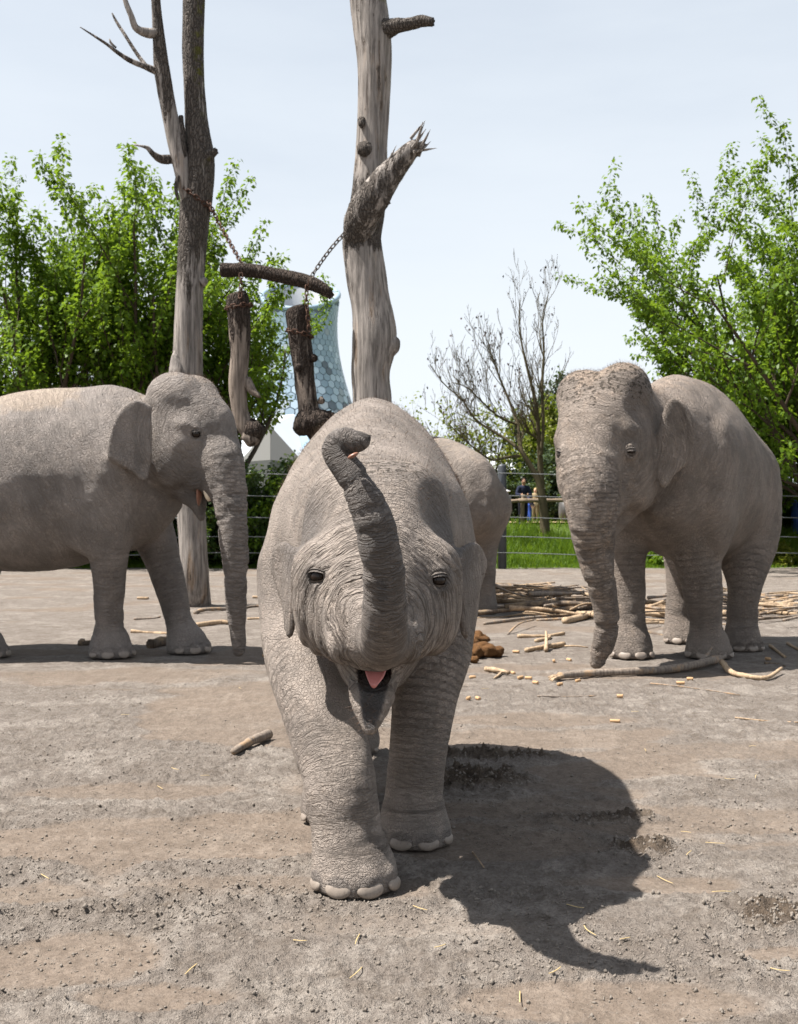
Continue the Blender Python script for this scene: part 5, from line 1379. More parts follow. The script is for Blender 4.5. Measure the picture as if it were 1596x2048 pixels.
leafy('bush', 'dark bush under the leafy tree at the wooden rail', on_ground(1570, 31.5), 1.5, 73, 10, 1.1, 8000, 0.11, LEAF_B, cat='bush', rootr=0.04, crownlow=0.05, up=0.1)
leafy('bush', 'small leafy bush under the belly line of the mud-flecked elephant', on_ground(1330, 27.2), 0.6, 74, 9, 1.2, 5000, 0.08, LEAF_A, cat='bush', rootr=0.02, crownlow=0.05, up=0.1)

def grass():
    rng = np.random.default_rng(5)
    n = 90000
    x = rng.uniform(-11, 12, n); y = 26.2 + rng.gamma(1.6, 1.3, n)
    P = np.stack([x, y, x * 0], 1)
    dens = sstep(26.2, 27.4, y + 1.1 * (fbm(P * 1.3, 3, 91) - 0.5))
    tall = fbm(P * 1.1 + 7, 3, 92)
    k = (rng.random(n) < dens) & (y < 33.5); x, y, tall = x[k], y[k], tall[k]; n = len(x)
    z = height(x, y)
    h = (0.05 + 0.30 * sstep(0.35, 0.7, tall) * sstep(26.4, 28, y)) * rng.uniform(0.5, 1.3, n)
    a = rng.uniform(0, 6.28, n); w = 0.011
    b = np.stack([x, y, z - 0.01], 1); s = np.stack([np.cos(a), np.sin(a), a * 0], 1) * w
    l = np.stack([rng.normal(0, 0.35, n), rng.normal(0, 0.35, n), np.ones(n)], 1) * h[:, None]
    V = np.stack([b - s, b + s, b + l * 0.6 + s * .7, b + l], 1).reshape(-1, 3)
    F = np.arange(4 * n).reshape(-1, 4)
    o = mesh_np('grass', V, F, LEAF_A, smooth=False, attrs=dict(tint=np.repeat(np.clip(rng.normal(0.35, 0.25, n), 0, 1), 4)))
    tag(o, 'rank green grass on the bank beyond the cable fence', 'grass', kind='stuff')
grass()
# ------------------------------------------------------------------ fences
CABLE = plain('steel_cable', (0.20, 0.21, 0.21), 0.45, 0.5, 0.1, 9, 0.6)
POST_S = plain('dark_steel_post', (0.055, 0.060, 0.068), 0.5, 0.4, 0.2, 6, 0.3)
RAILW = plain('weathered_rail', (0.19, 0.145, 0.105), 0.9, 0.1, 0.3, 12)
def lathe(prof, n=20):
    V = np.array([(r * math.cos(2 * math.pi * i / n), r * math.sin(2 * math.pi * i / n), z) for r, z in prof for i in range(n)])
    m = len(prof)
    F = [[j * n + i, j * n + (i + 1) % n, (j + 1) * n + (i + 1) % n, (j + 1) * n + i] for j in range(m - 1) for i in range(n)]
    return V, F + [list(range(n - 1, -1, -1)), [(m - 1) * n + i for i in range(n)]]
def box(c, s):
    c = np.array(c, float); s = np.array(s, float) / 2
    V = np.array([(x, y, z) for x in (-1, 1) for y in (-1, 1) for z in (-1, 1)]) * s + c
    return V, [[0, 1, 3, 2], [4, 6, 7, 5], [0, 4, 5, 1], [2, 3, 7, 6], [0, 2, 6, 4], [1, 5, 7, 3]]

def cable_fence():
    y = 26.3
    root = empty('cable_fence', (0, y, 0)); tag(root, 'steel cable fence on dark posts along the far edge of the paddock', 'fence')
    zs = (2.18, 1.67, 1.18, 0.74, 0.37)
    v, f = lathe([(0.0, -0.2), (0.10, -0.2), (0.10, 2.34), (0.085, 2.38), (0.0, 2.40)], 16)
    first = None
    for x in np.arange(-15.70, 17, 6.02):
        if first is None: first = mesh_np('post', v, f, POST_S, root); first.location = (x, 0, 0)
        else: inst('post', first, root, (x, 0, 0))
        bz, bf = box((0, 0, 0), (0.30, 0.30, 0.03))
    for i, z in enumerate(zs):
        X = np.linspace(-17, 18, 71)
        sag = 0.035 * np.cos((X + 15.95) / 6.02 * 2 * math.pi)
        Q = np.stack([X, np.full(71, -0.11), z + sag - 0.03, np.full(71, 0.0095)], 1)
        V, F = tube(Q, 6); mesh_np('cable', V, F, CABLE, root)
cable_fence()

def rail_fence():
    y = 32.3
    z0 = float(height(np.array([3.4]), np.array([y]))[0])
    root = empty('rail_fence', (3.4, y, z0)); tag(root, 'weathered round-pole rail fence along the visitor path', 'fence')
    rng = np.random.default_rng(3)
    xs = [-3.0, -0.95, 0.02 - 3.4 + 3.45, 2.3, 4.4, 6.5, 8.6, 10.7]
    P, bot = [], []
    for i, x in enumerate(xs):
        zz = float(height(np.array([x + 3.4]), np.array([y]))[0]) - z0
        V, F = tube(crom([(x, 0, zz - 0.2, 0.062), (x + rng.normal(0, .01), 0, zz + 0.4, 0.058), (x + rng.normal(0, .02), 0, zz + 0.86, 0.055)], 10), 9)
        mesh_np('post', V + 0.004 * rng.normal(0, 1, V.shape), F, RAILW, root); P.append((x, zz + 0.70))
    for (a, za), (b, zb) in zip(P[:-1], P[1:]):
        V, F = tube(crom([(a - 0.12, -0.07, za + rng.normal(0, .02), 0.058), ((a + b) / 2, -0.07, (za + zb) / 2 + rng.normal(0, .03), 0.054), (b + 0.12, -0.07, zb + rng.normal(0, .02), 0.05)], 12), 9)
        mesh_np('rail', V + 0.004 * rng.normal(0, 1, V.shape), F, RAILW, root)
rail_fence()

def path():
    xs = np.linspace(-14, 30, 60); ys = np.linspace(32.9, 37.5, 14)
    X, Y = np.meshgrid(xs, ys); X, Y = X.ravel(), Y.ravel()
    Z = height(X, Y) + 0.05
    i = np.arange(13)[:, None] * 60 + np.arange(59)[None, :]
    F = np.stack([i, i + 1, i + 61, i + 60], -1).reshape(-1, 4)
    tag(mesh_np('path', np.stack([X, Y, Z], 1), F, plain('sandy_path', (0.34, 0.25, 0.15), 0.95, 0.1, 0.2, 3)), kind='structure')
path()

# ------------------------------------------------------------------ visitors
SKIN1 = plain('visitor_skin', (0.30, 0.17, 0.11), 0.6, 0.3, 0.08, 5); SKIN2 = plain('visitor_fair_skin', (0.46, 0.29, 0.21), 0.6, 0.3, 0.08, 5)
def cloth(name, c): return plain(name, c, 0.85, 0.15, 0.18, 14)
def person(label, px, d, H, yaw, skin, shirt, pants, hairc, pose='lean', hat=None):
    x = (px - 798) / FPX * d; z = float(height(np.array([x]), np.array([d]))[0]) + (0.05 if d > 32.9 else 0)
    root = empty('person', (x, d, z), yaw); tag(root, label, 'person', 'visitors at the rail')
    s = H / 1.70
    hip, sh, neck = 0.86 * s, 1.38 * s, 1.46 * s
    ln = -0.10 * s if pose == 'lean' else 0.0
    hand = {'lean': (0.10, -0.34, 1.10), 'down': (0.25, -0.03, 0.72), 'walk': (0.24, -0.18, 0.80)}[pose]
    def fig(lo, hi, h=0.0135): return Sculpt((-0.45 * s, -0.5 * s, lo), (0.45 * s, 0.38 * s, hi), h)
    def arm(S, y, r, a=0.0, b=1.0):
        p = crom([(y * 0.17 * s, ln, sh - 0.03 * s, 0.062 * s), (y * 0.25 * s, ln + (0.02 if pose == 'down' else -0.06) * s, sh - 0.27 * s, 0.046 * s), (y * hand[0] * s, hand[1] * s, hand[2] * s, 0.034 * s)], 20)
        p[:, 3] += r; S.chain(p[int(a * 19):int(b * 19) + 1], 12, 0.02)
    def leg(S, y, r, a=0.0, b=1.0):
        st = (0.10 if pose == 'walk' else 0.0) * y * s
        p = crom([(y * 0.085 * s, 0, hip, 0.092 * s), (y * 0.095 * s, -0.02 * s + st * .5, 0.47 * s, 0.062 * s), (y * 0.10 * s, 0.02 * s + st, 0.07 * s, 0.045 * s)], 20)
        p[:, 3] += r; S.chain(p[int(a * 19):int(b * 19) + 1], 12, 0.03)
        return p[-1]
    S = fig(-0.03, H + 0.08)
    S.chain([(0, 0, hip, 0.13 * s), (0, ln * .5, 1.08 * s, 0.118 * s), (0, ln, 1.30 * s, 0.13 * s), (0, ln * 1.1, neck, 0.055 * s)], 16, 0.03, flat=((0, 1, 0), 0.75))
    S.chain([(-0.14 * s, ln, sh - 0.02 * s, 0.06 * s), (0.14 * s, ln, sh - 0.02 * s, 0.06 * s)], 6, 0.04)
    hc = np.array([0, ln * 1.3 - 0.015 * s, 1.585 * s])
    S.chain([(0, ln * 1.1, neck - .04 * s, 0.052 * s), (*hc, 0.055 * s)], 5, 0.02)
    S.ell(hc, (0.076 * s, 0.094 * s, 0.115 * s), k=0.02); S.ell(hc + (0, -0.095 * s, -0.01 * s), (0.014 * s, 0.02 * s, 0.026 * s), k=0.012)
    for y in (-1, 1):
        S.ell(hc + (y * 0.078 * s, 0.01 * s, -0.005 * s), (0.012 * s, 0.022 * s, 0.032 * s), k=0.01)
        arm(S, y, 0.0); leg(S, y, 0.0)
        hp = np.array([y * hand[0] * s, hand[1] * s, hand[2] * s])
        S.ell(hp + (0, -0.03 * s, -0.03 * s if pose != 'lean' else 0), (0.034 * s, 0.04 * s, 0.045 * s), k=0.015)
        for q in range(5):
            S.chain([(*(hp + ((q - 2) * 0.014 * s, -0.05 * s, -0.04 * s)), 0.009 * s), (*(hp + ((q - 2) * 0.016 * s, -0.075 * s, -0.085 * s if q else -0.05 * s)), 0.008 * s)], 4, 0.006)
    V, Q = S.mesh(); mesh_np('body', V, Q, skin, root)
    S = fig(hip - 0.12 * s, neck + 0.04)
    S.chain([(0, 0, hip - 0.02 * s, 0.145 * s), (0, ln * .5, 1.08 * s, 0.132 * s), (0, ln, 1.30 * s, 0.145 * s), (0, ln, sh + 0.02 * s, 0.09 * s)], 16, 0.03, flat=((0, 1, 0), 0.78))
    S.chain([(-0.14 * s, ln, sh - 0.02 * s, 0.075 * s), (0.14 * s, ln, sh - 0.02 * s, 0.075 * s)], 6, 0.04)
    for y in (-1, 1): arm(S, y, 0.016 * s, 0, 0.85)
    V, Q = S.mesh(); mesh_np('jacket', V, Q, shirt, root)
    S = fig(0.0, hip + 0.1)
    S.chain([(0, 0, hip + 0.04 * s, 0.135 * s), (0, 0, hip - 0.04 * s, 0.135 * s)], 5, 0.03, flat=((0, 1, 0), 0.8))
    for y in (-1, 1): leg(S, y, 0.018 * s, 0, 0.95)
    V, Q = S.mesh(); mesh_np('trousers', V, Q, pants, root)
    for y in (-1, 1):
        S = fig(-0.02, 0.2 * s)
        st = (0.10 if pose == 'walk' else 0.0) * y * s
        S.chain([(y * 0.10 * s, 0.03 * s + st, 0.045 * s, 0.045 * s), (y * 0.11 * s, -0.12 * s + st, 0.035 * s, 0.04 * s)], 6, 0.02)
        S.F = np.maximum(S.F, (0.004 - S.ax[2])[None, None, :])
        V, Q = S.mesh(); mesh_np('shoe', V, Q, cloth('shoe_' + str(px), (0.07, 0.07, 0.08)), root)
    S = fig(1.45 * s, H + 0.1)
    S.ell(hc + (0, 0.018 * s, 0.022 * s), (0.086 * s, 0.098 * s, 0.112 * s), k=0.01); S.ell(hc + (0, -0.085 * s, -0.045 * s), (0.066 * s, 0.075 * s, 0.085 * s), k=0.02, cut=True)
    if hat is not None:
        S.chain([(-0.10 * s, -0.02 * s, hc[2] + 0.045 * s, 0.02), (0.10 * s, -0.02 * s, hc[2] + 0.045 * s, 0.02)], 5, 0.02, flat=((0, 1, 0), 6.0))
    V, Q = S.mesh(); mesh_np('sun_hat' if hat is not None else 'hair', V, Q, hat or cloth('hair_' + str(px), hairc), root)
    return root
NAVY = cloth('navy_cloth', (0.018, 0.022, 0.045))
person('child in navy jacket and dark trousers leaning on the rail post', 1046, 32.62, 1.30, 0.1, SKIN1, NAVY, cloth('black_cloth', (0.012, 0.012, 0.018)), (0.03, 0.015, 0.012), 'lean')
person('small child in white sun hat, pale shirt and jeans at the rail', 1013, 32.75, 0.98, 0.5, SKIN2, cloth('lilac_cloth', (0.42, 0.40, 0.50)), cloth('jeans', (0.07, 0.11, 0.20)), (0.2, 0.12, 0.06), 'down', cloth('white_hat', (0.62, 0.62, 0.64)))
person('fair-haired child in tan clothes standing on the visitor path', 1071, 34.6, 1.02, -0.3, SKIN2, cloth('tan_cloth', (0.28, 0.22, 0.13)), cloth('olive_cloth', (0.14, 0.12, 0.07)), (0.45, 0.31, 0.14), 'down')
person('child in blue trousers walking behind the leaning child', 1059, 33.7, 0.95, 1.2, SKIN2, cloth('dark_top', (0.05, 0.05, 0.09)), cloth('blue_cloth', (0.03, 0.07, 0.30)), (0.05, 0.03, 0.02), 'walk')

# ------------------------------------------------------------------ things beyond the rail
def drum():
    p = on_ground(1137, 33.6)
    root = empty('metal_drum', p); tag(root, 'round grey metal drum beside the path behind the hanging trunk', 'drum')
    m = plain('dull_metal', (0.075, 0.072, 0.07), 0.55, 0.4, 0.3, 5, 0.2)
    prof = [(0.0, -0.27), (0.22, -0.265), (0.33, -0.2), (0.365, -0.06), (0.37, 0.06), (0.33, 0.2), (0.22, 0.265), (0.0, 0.27)]
    V, F = lathe(prof, 28); V = V[:, [2, 0, 1]] + (0, 0, 0.40)
    mesh_np('shell', V, F, m, root)
    for x in (-0.12, 0.12):
        V, F = lathe([(0.36, x - 0.02), (0.385, x - 0.012), (0.385, x + 0.012), (0.36, x + 0.02)], 28); mesh_np('hoop', V[:, [2, 0, 1]] + (0, 0, 0.40), F[:-2], m, root)
    for x in (-0.16, 0.16):
        V, F = box((x, 0, 0.03), (0.06, 0.5, 0.08)); mesh_np('skid', V, F, RAILW, root)
drum()
def bin_():
    p = on_ground(1606, 30.6)
    root = empty('waste_bin', p); tag(root, 'tall blue wheeled bin standing beside the rail fence', 'bin')
    m = plain('blue_plastic', (0.015, 0.055, 0.26), 0.45, 0.4, 0.1, 4)
    V, F = box((0, 0, 0.5), (0.52, 0.55, 0.86)); V[:, 0] *= np.where(V[:, 2] < 0.3, 0.82, 1); V[:, 1] *= np.where(V[:, 2] < 0.3, 0.82, 1)
    mesh_np('tub', V, F, m, root, smooth=False)
    V, F = box((0, -0.01, 0.965), (0.57, 0.62, 0.055)); V[:, 2] += np.where((V[:, 2] > 0.96) & (V[:, 1] < 0), -0.02, 0); lid = mesh_np('lid', V, F, m, root, smooth=False)
    V, F = tube(np.array([(-0.2, 0.33, 0.93, 0.018), (0.2, 0.33, 0.93, 0.018)]), 8); mesh_np('handle', V, F, m, lid)
    for x in (-0.21, 0.21):
        V, F = lathe([(0.04, -0.025), (0.10, -0.025), (0.10, 0.025), (0.04, 0.025)], 16); mesh_np('wheel', V[:, [2, 0, 1]] + (x, 0.22, 0.10), F, POST_S, root)
bin_()

def pavilion():
    d = 58.0; c = at(1028, 985, d); c[2] = 0.9
    root = empty('pavilion', c); tag(root, 'low dark-fronted pavilion with a white pitched roof far beyond the rail', 'building')
    wh = plain('white_roof', (0.62, 0.64, 0.68), 0.6, 0.3, 0.06, 1); dk = plain('dark_front', (0.02, 0.02, 0.024), 0.6, 0.3, 0.2, 2); gl = plain('pale_glazing', (0.30, 0.42, 0.55), 0.3, 0.5, 0.1, 2)
    V, F = box((0, 1.5, 0.85), (2.6, 3.0, 1.9)); wl_ = mesh_np('wall', V, F, dk, root, smooth=False)
    V, F = box((0, 1.5, 2.15), (2.7, 3.1, 0.66)); mesh_np('glazing_band', V, F, gl, root, smooth=False)
    V = np.array([(-1.6, -0.4, 2.5), (1.6, -0.4, 2.5), (1.6, 3.4, 2.5), (-1.6, 3.4, 2.5), (-1.6, 1.5, 3.5), (1.6, 1.5, 3.0)])
    mesh_np('roof', V, [[0, 1, 5, 4], [2, 3, 4, 5], [0, 4, 3], [1, 2, 5], [3, 2, 1, 0]], wh, root, smooth=False)
    for x in (-0.9, 0.0, 0.9):
        V, F = box((x, -0.05, 0.55), (0.7, 0.06, 1.1)); mesh_np('shutter', V, F, plain('shutter_grey', (0.06, 0.06, 0.07)), wl_, smooth=False)
    t = at(1069, 960, 56.0); t[2] = 0.9
    r2 = empty('tent', t); tag(r2, 'small pointed white tent roof between the bare tree stems', 'tent')
    V, F = lathe([(0.9, 1.5), (0.45, 2.05), (0.18, 2.7), (0.04, 3.3), (0.0, 3.32)], 8); mesh_np('canopy', V, F, wh, r2, smooth=False)
    for a in range(4):
        V, F = tube(np.array([(0.8 * math.cos(a * 1.571 + .4), 0.8 * math.sin(a * 1.571 + .4), 0, 0.04), (0.8 * math.cos(a * 1.571 + .4), 0.8 * math.sin(a * 1.571 + .4), 1.55, 0.04)]), 8); mesh_np('pole', V, F, POST_S, r2)
pavilion()

# ------------------------------------------------------------------ the panelled tower and the faceted hall at its foot
def tower():
    d = 90.0; cx = (600 - 798) / FPX * d
    root = empty('panelled_tower', (cx, d, 0)); tag(root, 'waisted pale tower clad in blue-grey hexagonal panels behind the hanging logs', 'tower')
    rw, zw, cc = 2.9, 15.7, 6.0
    rad = lambda z: rw * np.sqrt(1 + ((z - zw) / cc) ** 2)
    top = lambda th: 18.15 + 1.45 * np.sin(th)           # slanted mouth, low towards the camera (th = -90 deg)
    mats = [plain('panel_pale', (0.23, 0.31, 0.38), 0.35, 0.5, 0.08, 1), plain('panel_sky', (0.36, 0.45, 0.53), 0.3, 0.5, 0.08, 1), plain('panel_grey', (0.10, 0.125, 0.15), 0.4, 0.5, 0.08, 1), plain('panel_mid', (0.27, 0.315, 0.355), 0.4, 0.5, 0.08, 1)]
    joint = plain('panel_joint', (0.13, 0.155, 0.18), 0.6, 0.3, 0.05, 1); inner = plain('tower_lining', (0.42, 0.44, 0.46), 0.6, 0.3, 0.1, 1)
    n = 96; TH = np.linspace(0, 2 * math.pi, n, endpoint=False); m = 40
    def shell(off):
        V = []
        for j in range(m):
            for th in TH:
                z = 0.5 + (top(th) - 0.5) * j / (m - 1); r = rad(z) + off
                V.append((r * math.cos(th), r * math.sin(th), z))
        F = [[j * n + i, j * n + (i + 1) % n, (j + 1) * n + (i + 1) % n, (j + 1) * n + i] for j in range(m - 1) for i in range(n)]
        return np.array(V), F
    V, F = shell(-0.05); mesh_np('shell', V, F, joint, root)
    V, F = shell(-0.35); mesh_np('lining', V, [f[::-1] for f in F], inner, root)
    rq = np.array([(*((rad(top(t)) - 0.17) * np.array([math.cos(t), math.sin(t)])), top(t), 0.22) for t in np.r_[TH, TH[:1]]])
    V, F = tube(rq, 10, cap=False); mesh_np('rim', V, F, mats[0], root)
    rng = np.random.default_rng(4)
    N = 36; rows = []
    z = 3.2; k = 0
    while z < 20:
        rows.append((z, k % 2)); z += 0.80 * (2 * math.pi * rad(z) / N); k += 1
    hexdata = {}
    def hexmesh(mi):
        if mi in hexdata: return hexdata[mi]
        V = [(0.5 * 1.04 * math.cos(math.pi / 6 + i * math.pi / 3), 0.5 * 1.04 * math.sin(math.pi / 6 + i * math.pi / 3), zz) for zz in (-0.05, 0.02) for i in range(6)]
        F = [[6, 7, 8, 9, 10, 11]] + [[i, (i + 1) % 6, 6 + (i + 1) % 6, 6 + i] for i in range(6)]
        o = mesh_np('panel', np.array(V), F, mats[mi], smooth=False); hexdata[mi] = o.data; bpy.data.objects.remove(o)
        return hexdata[mi]
    cells = []
    for z, odd in rows:
        w = 2 * math.pi * rad(z) / N
        for i in range(N):
            th = 2 * math.pi * (i + 0.5 * odd) / N
            if z + 0.5 * w > top(th) - 0.1: continue
            if math.sin(th) > 0.25: continue
            pn = fbm(np.array([[math.cos(th) * 2.0, math.sin(th) * 2, z * 0.35]]), 2, 9)[0]
            q = rng.random()
            if z > 14.2: mi = 0 if q < 0.93 else 3
            elif z > 9.5: mi = (2 if q < 0.5 else 3 if q < 0.75 else 1) if pn > 0.46 else (0 if q < 0.7 else 1)
            else: mi = 1 if q < 0.35 else 3 if q < 0.65 else 0 if q < 0.85 else 2
            cells.append((z, th, w, mi))
    # the panels that show in the photograph lie on the camera side right of the leafy tree
    score = [(-math.sin(th) + 0.9 * math.cos(th)) + (0.3 if z > 7 else -0.6) for z, th, w, mi in cells]
    order = np.argsort(score)[::-1]
    rest = [[], []]
    restV, restF, restM, kk = [], [], [], 0
    for rank, ci in enumerate(order):
        z, th, w, mi = cells[ci]; r = rad(z)
        nz = -(rad(z + 0.1) - rad(z - 0.1)) / 0.2
        nrm = Vector((math.cos(th), math.sin(th), nz)).normalized(); tg = Vector((-math.sin(th), math.cos(th), 0)); bt = nrm.cross(tg)
        M = Matrix((tg, bt, nrm)).transposed().to_4x4()
        loc = Vector((r * math.cos(th), r * math.sin(th), z))
        sc = w * 1.0
        if rank < 290:
            o = bpy.data.objects.new('panel', hexmesh(mi)); COL.objects.link(o); o.parent = root
            o.matrix_local = Matrix.Translation(loc) @ M @ Matrix.Diagonal((sc, sc, 1, 1))
        else:
            hv = [(0.55 * math.cos(math.pi / 6 + i * math.pi / 3) * sc, 0.55 * math.sin(math.pi / 6 + i * math.pi / 3) * sc, 0.02) for i in range(6)]
            restV += [tuple(loc + (M @ Vector(v))) for v in hv]; restF.append(list(range(kk, kk + 6))); restM.append(mi); kk += 6
    o = mesh_np('panel_field', np.array(restV), restF, None, root, smooth=False, mats=mats, fmat=restM); o['kind'] = 'stuff'
    # faceted hall
    d0 = 80.0
    r2 = empty('faceted_hall', (*at(560, 900, d0)[:2], 0)); tag(r2, 'low hall of grey and white triangular facets at the foot of the tower', 'building')
    org = np.array(r2.location)
    g = [plain('facet_grey', (0.16, 0.155, 0.15), 0.6, 0.3, 0.05, 1), plain('facet_white', (0.55, 0.58, 0.62), 0.4, 0.4, 0.05, 1), plain('facet_blue', (0.30, 0.42, 0.52), 0.35, 0.5, 0.05, 1), plain('facet_dark', (0.085, 0.085, 0.085), 0.6, 0.3, 0.05, 1)]
    K = dict(A=at(541, 852, 78), B=at(478, 925, 79), C=at(612, 930, 77), D=at(590, 828, 84), E=at(668, 905, 80), F=at(462, 842, 86), G=at(720, 930, 86), I=at(541, 920, 77.2), B0=at(470, 985, 79), C0=at(612, 985, 77), E0=at(668, 985, 80))
    faces = [('ABI', 0), ('AIC', 3), ('ACD', 1), ('CED', 2), ('AFB', 1), ('ADF', 1), ('DEG', 2)]
    for fc, mi in faces:
        P = np.array([K[q] for q in fc]); c = P.mean(0); P = c + (P - c) * 0.985
        nn = np.cross(P[1] - P[0], P[2] - P[0]); nn /= np.linalg.norm(nn)
        if nn[1] > 0: nn = -nn
        V = np.vstack([P, P - nn * 0.2]) - org
        mesh_np('facet', V, [[0, 1, 2], [5, 4, 3], [0, 3, 4, 1], [1, 4, 5, 2], [2, 5, 3, 0]], g[mi], r2, smooth=False)
    P = [K['B'], K['I'], K['C'], K['E'], K['G']]
    for a, b in zip(P[:-1], P[1:]):
        V = np.array([a, b, (b[0], b[1], 0), (a[0], a[1], 0)]); off = np.array([0, 0.3, 0])
        mesh_np('wall', np.vstack([V, V + off]) - org, [[3, 2, 1, 0], [4, 5, 6, 7], [0, 1, 5, 4], [1, 2, 6, 5], [2, 3, 7, 6], [3, 0, 4, 7]], g[3], r2, smooth=False)
tower()
# ------------------------------------------------------------------ branches, sticks, dung, feed and straw on the ground
def stick_mat(name, a, b, c):
    n = NT(name); p = n.coord()
    f = n.noise(n.mapping(p, (60, 60, 5)), 1.0, 4, 0.6)
    col = n.mix(n.mapr(f, 0.3, 0.7), a, b)
    col = n.mix(n.m('MULTIPLY', n.mapr(n.noise(p, 7, 4, 0.7), 0.5, 0.64), 0.75), col, c)
    return n.done(col, 0.85, n.bump(f, 0.6, 0.008), 0.15)
PEELED = stick_mat('peeled_wood', (0.25, 0.175, 0.11), (0.42, 0.315, 0.21), (0.15, 0.105, 0.07))
GREYST = stick_mat('grey_barked_wood', (0.13, 0.105, 0.085), (0.26, 0.215, 0.175), (0.34, 0.22, 0.12))
DARKST = stick_mat('dark_barked_wood', (0.065, 0.050, 0.040), (0.14, 0.11, 0.085), (0.25, 0.18, 0.11))
STRAW = plain('straw', (0.44, 0.33, 0.16), 0.6, 0.3, 0.25, 40)
PELLET = plain('feed_pellet', (0.42, 0.27, 0.15), 0.85, 0.1, 0.25, 60)

def stick(pts, r0, r1, mat, name='stick', sides=8, m=14, rough=0.1, seed=0, parent=None, org=None):
    P = np.array(pts, float); t = np.linspace(0, 1, len(P))
    Q = crom(np.c_[P, r0 + (r1 - r0) * t], m)
    V, F = tube(Q, sides)
    r = np.repeat(Q[:, 3], sides)
    C = np.repeat(Q[:, :3], sides, 0)
    V = C + (V - C) * (1 + rough * 3 * (vnoise(V * 22 + seed, seed) - 0.5))[:, None]
    o_ = Q[0, :3] if org is None else org
    return mesh_np(name, V - (o_ if parent is not None else 0), F, mat, parent, loc=None if parent is not None else o_)

def G(px, py, up=0.0):
    g = gnd(px, py); g[2] = float(height(np.array([g[0]]), np.array([g[1]]))[0]) + up
    return g

